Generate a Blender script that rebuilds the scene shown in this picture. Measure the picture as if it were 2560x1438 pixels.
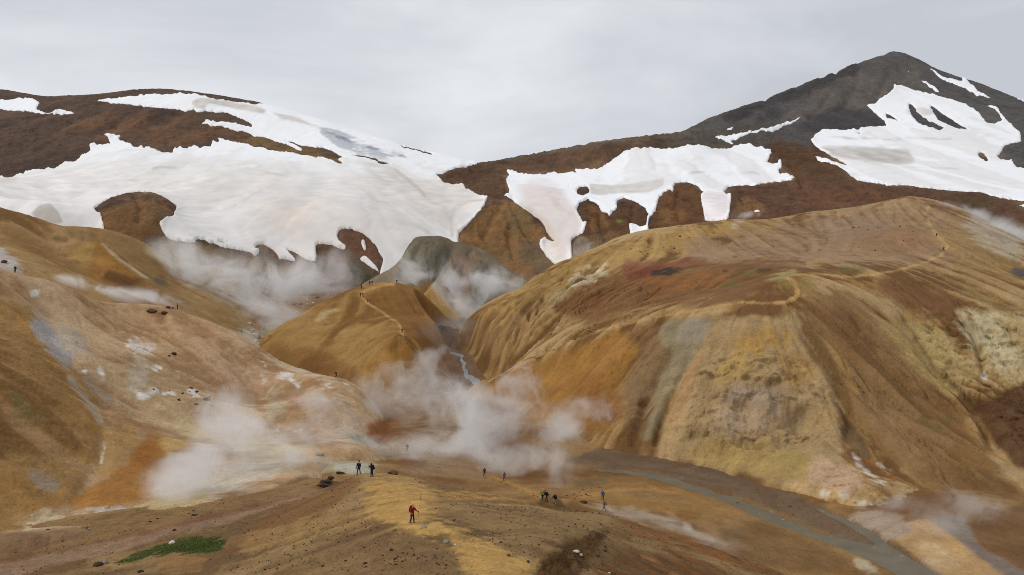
import bpy, bmesh, math, random
import numpy as np
from mathutils import Vector, Matrix

for o in list(bpy.data.objects):
    bpy.data.objects.remove(o, do_unlink=True)
SC = bpy.context.scene
COL = SC.collection
R = math.radians

# ------------------------------------------------------------------ camera
F = 2009.0                      # focal length in photograph pixels (2560 wide)
CU, CV = 1280.0, 719.0          # principal point: the camera looks level along +Y from the origin
cam_d = bpy.data.cameras.new('camera')
cam_d.sensor_fit = 'HORIZONTAL'
cam_d.angle = 2*math.atan(1280.0/F)
cam_d.clip_start = 0.5
cam_d.clip_end = 12000
cam = bpy.data.objects.new('camera', cam_d)
cam.rotation_euler = (R(90), 0, 0)
COL.objects.link(cam)
SC.camera = cam

# ------------------------------------------------------------------ sky, sun, exposure
SUN_EL, SUN_AZ = R(44), R(-98)      # azimuth from +Y towards +X (to the left of the viewer)
world = bpy.data.worlds.new('World')
SC.world = world
world.use_nodes = True
nt = world.node_tree
for n in list(nt.nodes):
    nt.nodes.remove(n)
def wn(t, **k):
    n = nt.nodes.new(t)
    for a, b in k.items():
        setattr(n, a, b)
    return n
sky = wn('ShaderNodeTexSky', sky_type='NISHITA', sun_disc=False)
sky.sun_elevation = SUN_EL
sky.sun_rotation = SUN_AZ
sky.air_density = 1.0
sky.dust_density = 2.0
tc = wn('ShaderNodeTexCoord')
mp = wn('ShaderNodeMapping')
mp.inputs['Scale'].default_value = (1.0, 1.0, 2.6)
mp.inputs['Location'].default_value = (0.35, 0.0, 0.2)
n1 = wn('ShaderNodeTexNoise')
n1.inputs['Scale'].default_value = 2.1
n1.inputs['Detail'].default_value = 6
n1.inputs['Roughness'].default_value = 0.52
n1.inputs['Distortion'].default_value = 0.35
rmp = wn('ShaderNodeValToRGB')
rmp.color_ramp.elements[0].position = 0.36
rmp.color_ramp.elements[0].color = (5.75, 6.0, 6.5, 1)
rmp.color_ramp.elements[1].position = 0.63
rmp.color_ramp.elements[1].color = (8.1, 8.3, 8.65, 1)
mx = wn('ShaderNodeMix', data_type='RGBA')
mx.inputs['Factor'].default_value = 0.96          # overcast: the cloud deck covers nearly all of the blue
bg = wn('ShaderNodeBackground')
bg.inputs['Strength'].default_value = 0.1
wo = wn('ShaderNodeOutputWorld')
L = nt.links.new
L(tc.outputs['Generated'], mp.inputs['Vector'])
L(mp.outputs['Vector'], n1.inputs['Vector'])
L(n1.outputs['Fac'], rmp.inputs['Fac'])
L(sky.outputs['Color'], mx.inputs['A'])
L(rmp.outputs['Color'], mx.inputs['B'])
L(mx.outputs['Result'], bg.inputs['Color'])
L(bg.outputs['Background'], wo.inputs['Surface'])

sun_d = bpy.data.lights.new('sun', 'SUN')
sun_d.energy = 1.5
sun_d.angle = R(14)
sun_d.color = (1.0, 0.955, 0.90)
sun = bpy.data.objects.new('sun', sun_d)
sd_dir = Vector((math.sin(SUN_AZ)*math.cos(SUN_EL), math.cos(SUN_AZ)*math.cos(SUN_EL), math.sin(SUN_EL)))
sun.rotation_euler = sd_dir.to_track_quat('Z', 'Y').to_euler()
COL.objects.link(sun)

SC.view_settings.view_transform = 'Standard'
SC.view_settings.look = 'None'
SC.view_settings.gamma = 1.0
SC.view_settings.use_curve_mapping = False
SC.view_settings.exposure = 0.0
SC.render.engine = 'CYCLES'
SC.cycles.use_denoising = True
SC.cycles.denoising_prefilter = 'NONE'
SC.cycles.denoising_input_passes = 'RGB_ALBEDO_NORMAL'
SC.cycles.pixel_filter_type = 'BLACKMAN_HARRIS'
SC.cycles.filter_width = 0.95
SC.cycles.max_bounces = 4
SC.cycles.diffuse_bounces = 2
SC.cycles.volume_bounces = 2
SC.cycles.volume_step_rate = 1.0
SC.cycles.volume_max_steps = 96
# ------------------------------------------------------------------ small numeric helpers
def lin(c):
    c = np.asarray(c, float)/255.0
    return np.where(c <= 0.04045, c/12.92, ((c+0.055)/1.055)**2.4)

def sstep(a, b, x):
    t = np.clip((x-a)/(b-a), 0, 1)
    return t*t*(3-2*t)

def w3(u, v, Y):                     # a sight line and a distance give a point of the place
    return ((u-CU)/F*Y, Y, -(v-CV)/F*Y)

def _hash(ix, iy, seed):
    h = ix*np.uint32(374761393)+iy*np.uint32(668265263)+np.uint32((seed*1442695041) & 0xffffffff)
    h = (h ^ (h >> np.uint32(13)))*np.uint32(1274126177)
    h = h ^ (h >> np.uint32(16))
    return h.astype(np.float32)*np.float32(1/4294967295.0)

def vnoise(x, y, seed=0):            # value noise, 0..1
    x0 = np.floor(x); y0 = np.floor(y)
    fx = (x-x0).astype(np.float32); fy = (y-y0).astype(np.float32)
    fx = fx*fx*fx*(fx*(fx*6-15)+10); fy = fy*fy*fy*(fy*(fy*6-15)+10)
    i = x0.astype(np.int32).view(np.uint32); j = y0.astype(np.int32).view(np.uint32)
    i1 = i+np.uint32(1); j1 = j+np.uint32(1)
    a = _hash(i, j, seed); b = _hash(i1, j, seed)
    c = _hash(i, j1, seed); d = _hash(i1, j1, seed)
    a += (b-a)*fx; c += (d-c)*fx
    return a+(c-a)*fy

def fbm(x, y, octs=4, seed=0, gain=0.5):
    s = 0; a = 1; t = 0
    for k in range(octs):
        ca, sa = math.cos(k*1.1), math.sin(k*1.1)
        s = s+a*vnoise((x*ca-y*sa)*2**k+17.3*k, (x*sa+y*ca)*2**k-9.1*k, seed+k*31)
        t += a; a *= gain
    return s/t

def blur(img, r):
    r = int(round(r))
    if r < 1:
        return img
    for ax in (0, 1):
        for _ in range(3):
            p = np.pad(img, [(r+1, r) if k == ax else (0, 0) for k in (0, 1)], mode='edge')
            c = np.cumsum(p, axis=ax)
            n = img.shape[ax]
            if ax == 0:
                img = (c[2*r+1:2*r+1+n]-c[:n])/(2*r+1)
            else:
                img = (c[:, 2*r+1:2*r+1+n]-c[:, :n])/(2*r+1)
    return img

def ell(cx, cy, rx, ry, rot=0, n=28):
    a = np.linspace(0, 2*np.pi, n, endpoint=False)
    c, s = math.cos(R(rot)), math.sin(R(rot))
    x, y = rx*np.cos(a), ry*np.sin(a)
    return np.stack([cx+x*c-y*s, cy+x*s+y*c], 1)

def stroke(pts, w):
    """outline of a band along a polyline; w is one width or one per point"""
    p = np.array(pts, float)
    w = np.broadcast_to(np.asarray(w, float), (len(p),))/2
    d = np.gradient(p, axis=0)
    d /= np.linalg.norm(d, axis=1)[:, None]+1e-9
    n = np.stack([-d[:, 1], d[:, 0]], 1)
    return np.concatenate([p+n*w[:, None], (p-n*w[:, None])[::-1]])

def poly_raster(polys, x0, y0, w, h, s):
    """even coverage of polygons on a w x h raster of cell size s (union)"""
    out = np.zeros((h, w), bool)
    xs = x0+(np.arange(w)+0.5)*s
    for P in polys:
        P = np.asarray(P, float)
        j0 = max(0, int((P[:, 1].min()-y0)/s)); j1 = min(h, int((P[:, 1].max()-y0)/s)+1)
        Q = np.roll(P, -1, 0)
        for j in range(j0, j1):
            y = y0+(j+0.5)*s
            m = (P[:, 1] <= y) != (Q[:, 1] <= y)
            if not m.any():
                continue
            xi = np.sort(P[m, 0]+(y-P[m, 1])/(Q[m, 1]-P[m, 1])*(Q[m, 0]-P[m, 0]))
            for a, b in zip(xi[::2], xi[1::2]):
                i0 = max(0, int(math.ceil((a-x0)/s-0.5))); i1 = min(w, int(math.floor((b-x0)/s-0.5))+1)
                if i1 > i0:
                    out[j, i0:i1] = True
    return out.astype(np.float32)

def mask_at(polys, soft, u, v, holes=None):
    """soft coverage (0..1, 0.5 at the outline) of traced outlines, sampled at the bearings u, v"""
    if not isinstance(polys, list) or (len(polys) and np.isscalar(polys[0][0])):
        polys = [np.asarray(polys, float)]
    A = np.concatenate([np.asarray(p, float) for p in polys])
    s = 1.0 if soft <= 4 else (2.0 if soft <= 16 else 4.0)
    pad = soft*2+8
    x0, y0 = A.min(0)-pad; x1, y1 = A.max(0)+pad
    w, h = int((x1-x0)/s)+1, int((y1-y0)/s)+1
    im = poly_raster(polys, x0, y0, w, h, s)
    if holes:
        im = im*(1-poly_raster(holes, x0, y0, w, h, s))
    im = blur(im, soft*0.5/s)
    out = np.zeros(u.shape, np.float32)
    fx = (u-x0)/s-0.5; fy = (v-y0)/s-0.5
    k = (fx >= 0) & (fy >= 0) & (fx < w-1.001) & (fy < h-1.001)
    a, b = fx[k], fy[k]
    i = a.astype(int); j = b.astype(int); a = a-i; b = b-j
    out[k] = (im[j, i]*(1-a)+im[j, i+1]*a)*(1-b)+(im[j+1, i]*(1-a)+im[j+1, i+1]*a)*b
    return out

def tag(o, label=None, cat=None, group=None, kind=None):
    if label: o['label'] = label
    if cat: o['category'] = cat
    if group: o['group'] = group
    if kind: o['kind'] = kind
    return o

def mesh_np(name, verts, faces, mat=None, colors=None, smooth=True):
    me = bpy.data.meshes.new(name)
    verts = np.asarray(verts, np.float32); faces = np.asarray(faces, np.int32)
    k = faces.shape[1]
    me.vertices.add(len(verts)); me.vertices.foreach_set('co', verts.ravel())
    me.loops.add(faces.size); me.loops.foreach_set('vertex_index', faces.ravel())
    me.polygons.add(len(faces))
    me.polygons.foreach_set('loop_start', np.arange(0, faces.size, k, dtype=np.int32))
    if smooth:
        me.polygons.foreach_set('use_smooth', np.ones(len(faces), bool))
    me.update(calc_edges=True)
    if colors is not None:
        at = me.color_attributes.new('Col', 'FLOAT_COLOR', 'POINT')
        c = np.ones((len(verts), 4), np.float32); c[:, :3] = colors
        at.data.foreach_set('color', c.ravel())
    if mat: me.materials.append(mat)
    return me

def add_obj(name, me, parent=None):
    o = bpy.data.objects.new(name, me)
    COL.objects.link(o)
    if parent: o.parent = parent
    return o
# ------------------------------------------------------------------ materials
def new_mat(name):
    m = bpy.data.materials.new(name); m.use_nodes = True
    t = m.node_tree
    b = t.nodes['Principled BSDF']
    return m, t, b

def node(t, typ, **k):
    n = t.nodes.new(typ)
    for a, b in k.items():
        if a.startswith('i_'):
            n.inputs[a[2:].replace('_', ' ')].default_value = b
        else:
            setattr(n, a, b)
    return n

def mulcol(t, a, b):
    n = node(t, 'ShaderNodeMix', data_type='RGBA', blend_type='MULTIPLY')
    n.inputs['Factor'].default_value = 1
    t.links.new(a, n.inputs['A']); t.links.new(b, n.inputs['B'])
    return n.outputs['Result']

def grain(t, pos, scale, lo, hi, detail=3, rough=0.6):
    n = node(t, 'ShaderNodeTexNoise'); n.inputs['Scale'].default_value = scale
    n.inputs['Detail'].default_value = detail; n.inputs['Roughness'].default_value = rough
    t.links.new(pos, n.inputs['Vector'])
    r = node(t, 'ShaderNodeMapRange'); r.inputs['From Min'].default_value = 0.25; r.inputs['From Max'].default_value = 0.75
    r.inputs['To Min'].default_value = lo; r.inputs['To Max'].default_value = hi
    t.links.new(n.outputs['Fac'], r.inputs['Value'])
    return r.outputs['Result'], n.outputs['Fac']

def ground_mat(name, scales, lohi, bump_scale, bump_dist, bump=0.6, rough=0.95, speck=None):
    """earth: the stored mineral colour times fine grain, with fine relief"""
    m, t, b = new_mat(name)
    geo = node(t, 'ShaderNodeNewGeometry')
    pos = geo.outputs['Position']
    col = node(t, 'ShaderNodeVertexColor', layer_name='Col').outputs['Color']
    for s, (lo, hi) in zip(scales, lohi):
        g, _ = grain(t, pos, s, lo, hi, 4)
        col = mulcol(t, col, g)
    if speck:                                       # darker and paler grit
        s, amt, dark = speck
        vo = node(t, 'ShaderNodeTexVoronoi'); vo.inputs['Scale'].default_value = s
        t.links.new(pos, vo.inputs['Vector'])
        r = node(t, 'ShaderNodeMapRange'); r.inputs['From Min'].default_value = amt; r.inputs['From Max'].default_value = amt+0.10
        r.inputs['To Min'].default_value = dark; r.inputs['To Max'].default_value = 1.0
        t.links.new(vo.outputs['Distance'], r.inputs['Value'])
        col = mulcol(t, col, r.outputs['Result'])
    t.links.new(col, b.inputs['Base Color'])
    b.inputs['Roughness'].default_value = rough
    b.inputs['Specular IOR Level'].default_value = 0.12
    _, h = grain(t, pos, bump_scale, 0, 1, 6, 0.65)
    bp = node(t, 'ShaderNodeBump'); bp.inputs['Strength'].default_value = bump; bp.inputs['Distance'].default_value = bump_dist
    t.links.new(h, bp.inputs['Height']); t.links.new(bp.outputs['Normal'], b.inputs['Normal'])
    return m

M_FORE = ground_mat('gravel_earth', (0.5, 2.2, 7.0), ((.90, 1.10), (.80, 1.18), (.74, 1.24)), 3.0, 0.25, 0.7, speck=(1.6, 0.13, 0.62))
M_EARTH = ground_mat('ochre_earth', (0.16, 0.9, 2.6, 5.0), ((.88, 1.12), (.87, 1.13), (.86, 1.14), (.90, 1.10)), 1.1, 0.9, 0.7, speck=(0.8, 0.10, 0.78))
M_ROCKY = ground_mat('rhyolite_rock', (0.035, 0.14, 0.5, 1.2), ((.86, 1.14), (.84, 1.16), (.82, 1.18), (.86, 1.14)), 0.16, 4.0, 0.8)

def snow_mat():
    m, t, b = new_mat('old_snow')
    geo = node(t, 'ShaderNodeNewGeometry')
    col = node(t, 'ShaderNodeVertexColor', layer_name='Col').outputs['Color']
    g, _ = grain(t, geo.outputs['Position'], 0.06, .975, 1.02, 5)
    col = mulcol(t, col, g)
    t.links.new(col, b.inputs['Base Color'])
    b.inputs['Roughness'].default_value = 0.8
    b.inputs['Specular IOR Level'].default_value = 0.15
    _, h = grain(t, geo.outputs['Position'], 0.12, 0, 1, 5)
    bp = node(t, 'ShaderNodeBump'); bp.inputs['Strength'].default_value = 0.25; bp.inputs['Distance'].default_value = 1.2
    t.links.new(h, bp.inputs['Height']); t.links.new(bp.outputs['Normal'], b.inputs['Normal'])
    return m
M_SNOW = snow_mat()

def water_mat(name='milky_water', rgb=(102, 93, 74), spec=.14):
    m, t, b = new_mat(name)
    geo = node(t, 'ShaderNodeNewGeometry')
    mp = node(t, 'ShaderNodeMapping'); mp.inputs['Scale'].default_value = (1.0, 1.0, 1.0)
    t.links.new(geo.outputs['Position'], mp.inputs['Vector'])
    g, _ = grain(t, mp.outputs['Vector'], 0.35, .8, 1.2, 4)
    col = node(t, 'ShaderNodeRGB'); col.outputs[0].default_value = (*lin(rgb), 1)
    fo = node(t, 'ShaderNodeTexNoise'); fo.inputs['Scale'].default_value = 0.9; fo.inputs['Detail'].default_value = 5; fo.inputs['Roughness'].default_value = .7
    t.links.new(mp.outputs['Vector'], fo.inputs['Vector'])
    fr = node(t, 'ShaderNodeMapRange'); fr.inputs['From Min'].default_value = .66; fr.inputs['From Max'].default_value = .72
    t.links.new(fo.outputs['Fac'], fr.inputs['Value'])
    fm = node(t, 'ShaderNodeMix', data_type='RGBA'); fm.inputs['B'].default_value = (.5, .5, .48, 1)          # riffles
    t.links.new(fr.outputs['Result'], fm.inputs['Factor']); t.links.new(mulcol(t, col.outputs[0], g), fm.inputs['A'])
    t.links.new(fm.outputs['Result'], b.inputs['Base Color'])
    b.inputs['Roughness'].default_value = 0.38
    b.inputs['Specular IOR Level'].default_value = spec
    _, h = grain(t, mp.outputs['Vector'], 1.6, 0, 1, 4)
    bp = node(t, 'ShaderNodeBump'); bp.inputs['Strength'].default_value = 0.6; bp.inputs['Distance'].default_value = 0.12
    t.links.new(h, bp.inputs['Height']); t.links.new(bp.outputs['Normal'], b.inputs['Normal'])
    return m
M_WATER = water_mat()
M_STREAM = water_mat('sky_pale_stream', (150, 150, 148), .5)  # pale base colour: the sky's reflection is put into the water colour

_plain = {}
def plain_mat(name, rgb, rough=0.85, var=0.15, scale=6.0, bump=0.0):
    if name in _plain: return _plain[name]
    m, t, b = new_mat(name)
    tc_ = node(t, 'ShaderNodeTexCoord')
    g, h = grain(t, tc_.outputs['Object'], scale, 1-var, 1+var, 4)
    c = node(t, 'ShaderNodeRGB'); c.outputs[0].default_value = (*lin(rgb), 1)
    t.links.new(mulcol(t, c.outputs[0], g), b.inputs['Base Color'])
    b.inputs['Roughness'].default_value = rough
    b.inputs['Specular IOR Level'].default_value = 0.2
    if bump:
        bp = node(t, 'ShaderNodeBump'); bp.inputs['Strength'].default_value = 0.8; bp.inputs['Distance'].default_value = bump
        t.links.new(h, bp.inputs['Height']); t.links.new(bp.outputs['Normal'], b.inputs['Normal'])
    _plain[name] = m
    return m
# ------------------------------------------------------------------ terrain engine
class RBF:
    """thin-plate surface through surveyed points"""
    def __init__(s, P, lam=1e-4):
        P = np.asarray(P, float)
        s.c = P[:, :2].mean(0); s.k = max(P[:, 0].std(), P[:, 1].std())+1e-9
        s.X = (P[:, :2]-s.c)/s.k
        n = len(P)
        d = np.linalg.norm(s.X[:, None]-s.X[None], axis=2)
        K = np.where(d > 0, d*d*np.log(d+1e-12), 0)+lam*np.eye(n)
        A = np.zeros((n+3, n+3)); A[:n, :n] = K
        A[:n, n] = 1; A[:n, n+1:] = s.X; A[n, :n] = 1; A[n+1:, :n] = s.X.T
        s.w = np.linalg.solve(A, np.concatenate([P[:, 2], np.zeros(3)]))
    def __call__(s, x, y):
        sh = x.shape; x = (x.ravel()-s.c[0])/s.k; y = (y.ravel()-s.c[1])/s.k
        n = len(s.X); out = s.w[n]+s.w[n+1]*x+s.w[n+2]*y
        for i in range(n):
            r2 = (x-s.X[i, 0])**2+(y-s.X[i, 1])**2
            out += s.w[i]*0.5*r2*np.log(r2+1e-12)
        return out.reshape(sh)

def bil(im, fx, fy):
    h, w = im.shape[:2]
    fx = np.clip(fx, 0, w-1.001); fy = np.clip(fy, 0, h-1.001)
    i = fx.astype(int); j = fy.astype(int); a = fx-i; b = fy-j
    if im.ndim == 3: a = a[..., None]; b = b[..., None]
    return (im[j, i]*(1-a)+im[j, i+1]*a)*(1-b)+(im[j+1, i]*(1-a)+im[j+1, i+1]*a)*b

def upsample(im, n):
    h, w = im.shape
    yy, xx = np.mgrid[0:(h-1)*n+1, 0:(w-1)*n+1]
    o = bil(im, xx/n, yy/n)
    return blur(o, n*0.5)

def flow_streaks(z, res, noises, steps):
    """average noise along the line of steepest descent: the marks that running water leaves"""
    gy, gx = np.gradient(z.astype(np.float32), res)
    l = np.sqrt(gx*gx+gy*gy)+1e-4
    gx = (gx/l*1.3).ravel(); gy = (gy/l*1.3).ravel()
    h, w = z.shape
    Y0, X0 = np.mgrid[0:h, 0:w].astype(np.float32)
    N = [n.astype(np.float32).ravel() for n in noises]
    acc = [n.copy() for n in N]
    for sg in (1, -1):
        X, Y = X0.ravel().copy(), Y0.ravel().copy()
        idx = np.arange(h*w, dtype=np.int32)
        for k in range(steps):
            X -= sg*gx[idx]; Y -= sg*gy[idx]
            np.clip(X, 0, w-1, out=X); np.clip(Y, 0, h-1, out=Y)
            idx = Y.astype(np.int32)*np.int32(w)+X.astype(np.int32)
            for a_, n in zip(acc, N): a_ += n[idx]
    out = []
    for a_ in acc:
        a_ = (a_-a_.mean())/(a_.std()+1e-9)
        out.append(np.clip(0.5+a_*0.22, 0, 1).reshape(h, w))
    return out

class Hill:
    pass

def survey(pts, crests=(), extra=(), fit=True, Yspan=None):
    """points of a hill; crest chains are fitted so that the skyline they form is the one surveyed"""
    fixed = [w3(*p) for p in pts]+list(extra)
    ch = [(p, back, drop) for chain, back, drop in crests for p in chain]
    dz = np.zeros(len(ch))
    def build():
        P = list(fixed)
        for ((u, v, Y), back, drop), d in zip(ch, dz):
            x, y, z = w3(u, v, Y); z += d
            P += [(x, y, z), (x*(y+back*.5)/y, y+back*.5, z-drop*.36), (x*(y+back)/y, y+back, z-drop)]
        return P
    if fit and ch:
        for _ in range(5):
            f = RBF(build())
            for i, ((u, v, Y), back, drop) in enumerate(ch):
                yy = np.linspace(Y*.72, Y+back*1.1, 90)
                vv = CV-F*f((u-CU)/F*yy, yy)/yy
                dz[i] += 0.75*(vv.min()-v)*Y/F
    return build()

def make_hill(name, P, u0, u1, du, Y0, Y1, nr, res, gully=(0.5, 0.8), nz=(0.3, 12.0), steps=22, seed=1, fine=3.0, pw=1.0, lump=None, rills=0.7, mod=None):
    H = Hill(); H.name = name; H.u0, H.u1 = u0, u1
    rbf = RBF(P)
    ncol = int((u1-u0)/du)+1
    us = np.linspace(u0, u1, ncol)
    t = np.linspace(0, 1, nr)**pw
    Ys = Y0*(Y1/Y0)**t; H.Ys = Ys
    cand = [((u-CU)/F*Y) for u in (u0, u1) for Y in (Y0, Y1)]
    xa, xb = min(cand)-2*res, max(cand)+2*res
    ya, yb = Y0-2*res, Y1+2*res
    q = 4
    cw = int((xb-xa)/(res*q))+3; ch = int((yb-ya)/(res*q))+3
    gy, gx = np.mgrid[0:ch, 0:cw]
    z0 = rbf(xa+gx*res*q, ya+gy*res*q)
    z = upsample(z0, q)
    h, w = z.shape
    gy, gx = np.mgrid[0:h, 0:w]
    wx, wy = xa+gx*res, ya+gy*res
    rng = np.random.default_rng(seed)
    nf = blur(rng.random((h, w)), 1)
    lam = fine/res
    nc = vnoise(wx/fine/1.6, wy/fine/1.6, seed+5)
    sf, scs = flow_streaks(z, res, [nf, nc], steps)
    gz, gxx = np.gradient(z, res)
    slope = np.sqrt(gz*gz+gxx*gxx)
    k = sstep(0.10, 0.45, slope)
    if mod is not None:                             # where the runnels are strong and where the clay is smooth
        k = k*mod(CU+F*wx/wy, CV-F*z/wy)
    n1_ = fbm(wx/nz[1], wy/nz[1], 5, seed+11)-0.5
    n2_ = fbm(wx/nz[1]*4.5, wy/nz[1]*4.5, 3, seed+23)-0.5
    rill = np.clip(1-np.abs(scs-0.44)/0.05, 0, 1)+0.7*np.clip(1-np.abs(scs-0.60)/0.035, 0, 1)   # narrow incised runnels
    z = z-rill*gully[0]*rills*k+(scs-0.5)*gully[0]*2*k+(sf-0.5)*gully[1]*k+n1_*nz[0]*2+n2_*nz[0]*0.55
    if lump:                                        # broken, knobbly ground
        amp, sc = lump
        r_ = 1-np.abs(2*fbm(wx/sc, wy/sc, 4, seed+41)-1)
        z = z+(r_-0.6)*amp
    st = np.stack([z, sf, scs, slope], -1)
    U, YY = np.meshgrid(us, Ys)
    X = (U-CU)/F*YY
    S = bil(st, (X-xa)/res, (YY-ya)/res)
    H.shape = U.shape
    H.x, H.y, H.z = X.ravel(), YY.ravel(), S[..., 0].ravel()
    H.sf, H.sc, H.slope = S[..., 1].ravel(), S[..., 2].ravel(), S[..., 3].ravel()
    H.seed = seed
    refresh(H)
    return H

def refresh(H):
    H.u = CU+F*H.x/H.y
    H.v = CV-F*H.z/H.y
    if hasattr(H, 'wx'): return
    s = H.y.mean()/260.0
    H.wx = fbm(H.x/(9*s), H.y/(9*s), 4, H.seed+77)-0.5
    H.wy = fbm(H.x/(9*s)+31, H.y/(9*s), 4, H.seed+99)-0.5
    H.n = fbm(H.x/(22*s), H.y/(22*s), 5, H.seed+55)
    H.nf = fbm(H.x/(3*s), H.y/(3*s), 4, H.seed+66)

def crumble(H, area, soft, amp, sc, seed):
    """broken clay: lumps that lean out of a slope"""
    m = mask_at(area, soft, H.u, H.v)
    q = H.y+H.z
    r1 = 1-np.abs(2*fbm(H.x/sc, q/sc, 5, seed)-1)
    r2 = 1-np.abs(2*fbm(H.x/sc*2.7, q/sc*2.7, 3, seed+2)-1)
    d = m*((r1-.66)*amp+(r2-.66)*amp*.3)
    H.x = H.x*(1-d*.8/H.y); H.y = H.y-d*.8; H.z = H.z+d*.35

def base_colour(H, pal, k_streak=0.9):
    a, b, c = [lin(p) for p in pal]
    t = np.clip(0.5+(H.n-0.5)*2.2+(H.nf-0.5)*0.9+(H.sc-0.5)*k_streak+(H.sf-0.5)*0.5*k_streak, 0, 1)[:, None]
    H.col = np.where(t < 0.5, a+(b-a)*t*2, b+(c-b)*(t*2-1))

def paint(H, shape, rgb, op, soft=20, warp=14, st=0.35, nv=0.25):
    """tint the ground inside a traced outline; the rim frays along the flow lines"""
    A = np.asarray(shape, float); mg = soft*2+warp+12
    out = np.zeros(len(H.x), np.float32)
    k_ = np.nonzero((H.u > A[:, 0].min()-mg) & (H.u < A[:, 0].max()+mg) & (H.v > A[:, 1].min()-mg) & (H.v < A[:, 1].max()+mg))[0]
    if not len(k_): return out
    sc, sf, nf = H.sc[k_]-0.5, H.sf[k_]-0.5, H.nf[k_]-0.5
    m = mask_at(shape, soft, H.u[k_]+H.wx[k_]*2*warp, H.v[k_]+H.wy[k_]*2*warp)
    k = sstep(0.0, 0.2, m)
    m = sstep(0.12, 0.88, m+k*(st*sc*1.2+st*sf+nv*nf*2))*op*k
    c = lin(rgb)*(1+nf[:, None]*0.35+sf[:, None]*0.25)
    H.col[k_] = H.col[k_]*(1-m[:, None])+c*m[:, None]
    out[k_] = m
    return out

def grid_faces(shape):
    r, c = shape
    i = np.arange(r*c).reshape(r, c)
    return np.stack([i[:-1, :-1].ravel(), i[:-1, 1:].ravel(), i[1:, 1:].ravel(), i[1:, :-1].ravel()], 1)

GREY = 0.04
def finish(H, mat, kind='structure', grey=None, tint=(1.0, 1.0, 1.0), skip=None):
    g = GREY if grey is None else grey
    lum = (H.col*np.array((.25, .65, .10))).sum(1, keepdims=True)
    H.col = (H.col*(1-g)+lum*g)*np.array(tint)
    H.faces = grid_faces(H.shape)
    fc = H.faces if skip is None else H.faces[~skip[H.faces].all(1)]
    H.obj = add_obj(H.name, mesh_np(H.name, np.stack([H.x, H.y, H.z], 1), fc, mat, H.col))
    tag(H.obj, kind=kind)
    return H.obj

def drape(H, name, m, lift, mat, col, iso=0.5, rim=0.0, skirt=0.6, ramp=0.35):
    """a layer lying on a hill (snow, path, water): cut along its outline, rim and all"""
    f = H.faces[(m[H.faces] > iso).any(1)]
    if not len(f): return None
    T = np.concatenate([f[:, [0, 1, 2]], f[:, [0, 2, 3]]])
    t = rim+(lift-rim)*sstep(iso, iso+ramp, m)
    V = np.stack([H.x, H.y, H.z+t], 1); g = m-iso
    ins = g[T] > 0; cnt = ins.sum(1)
    tris = [T[cnt == 3]]
    newV, newC, newT, seg = [], [], [], []
    base = len(V)
    def cut(a, b):                                    # crossing points on edges a-b
        w = (g[a]/(g[a]-g[b]))[:, None]
        p = np.stack([H.x, H.y, H.z+rim], 1)
        newV.append(p[a]*(1-w)+p[b]*w); newC.append(col[a]*(1-w)+col[b]*w)
        nonlocal base
        i = np.arange(base, base+len(a)); base += len(a)
        return i
    for k in range(3):
        a, b, c = T[:, k], T[:, (k+1) % 3], T[:, (k+2) % 3]
        s1 = (cnt == 1) & ins[:, k]
        if s1.any():
            A, B, C = a[s1], b[s1], c[s1]
            p, q = cut(A, B), cut(A, C)
            newT.append(np.stack([A, p, q], 1)); seg.append(np.stack([p, q], 1))
        s2 = (cnt == 2) & ~ins[:, k]
        if s2.any():
            A, B, C = a[s2], b[s2], c[s2]
            p, q = cut(B, A), cut(C, A)
            newT += [np.stack([B, C, q], 1), np.stack([B, q, p], 1)]; seg.append(np.stack([q, p], 1))
    AV = np.concatenate([V]+newV); AC = np.concatenate([col]+newC)
    AT = np.concatenate(tris+newT)
    if skirt and seg:
        sg_ = np.concatenate(seg); n0 = len(AV)
        low = AV[sg_.ravel()]-np.array((0, 0, skirt))
        AV = np.concatenate([AV, low]); AC = np.concatenate([AC, AC[sg_.ravel()]])
        k = np.arange(len(sg_))*2+n0
        AT = np.concatenate([AT, np.stack([sg_[:, 0], k, k+1], 1), np.stack([sg_[:, 0], k+1, sg_[:, 1]], 1)])
    used, inv = np.unique(AT, return_inverse=True)
    return add_obj(name, mesh_np(name, AV[used], inv.reshape(-1, 3), mat, AC[used]))

def _grid_at(H, u, Y):
    r, c = H.shape
    fu = (u-H.u0)/(H.u1-H.u0)*(c-1); fy = np.interp(Y, H.Ys, np.arange(r))
    return fu, fy
def drop(x, y, hills):
    """ground height under a point"""
    best = None
    for H in hills:
        if y < H.Ys[0] or y > H.Ys[-1]: continue
        u = CU+F*x/y
        if u < H.u0 or u > H.u1: continue
        fu, fy = _grid_at(H, u, y)
        z = float(bil(H.z.reshape(H.shape), np.array(fu), np.array(fy)))
        if best is None or z > best[0].z: best = (Vector((x, y, z)), H)
    return best
def hit(u, v, hills):
    """where a sight line first meets the listed hills; just over a crest it settles on the crest"""
    for dv in range(0, 40):
        best = None
        for H in hills:
            if u < H.u0 or u > H.u1: continue
            r, c = H.shape
            fu = min((u-H.u0)/(H.u1-H.u0)*(c-1), c-1.001); i = int(fu); a = fu-i
            zz = H.z.reshape(H.shape)
            z = zz[:, i]*(1-a)+zz[:, i+1]*a
            vv = CV-F*z/H.Ys
            k = np.nonzero(vv <= v+dv)[0]
            if not len(k): continue
            k = k[0]; Y = H.Ys[k]
            if k > 0:
                t = (vv[k-1]-v-dv)/(vv[k-1]-vv[k]+1e-9); Y = H.Ys[k-1]+(H.Ys[k]-H.Ys[k-1])*min(max(t, 0), 1)
            if best is None or Y < best[0].y:
                best = (Vector(((u-CU)/F*Y, Y, float(np.interp(Y, H.Ys, z)))), H)
        if best: return best
    return None
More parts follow.
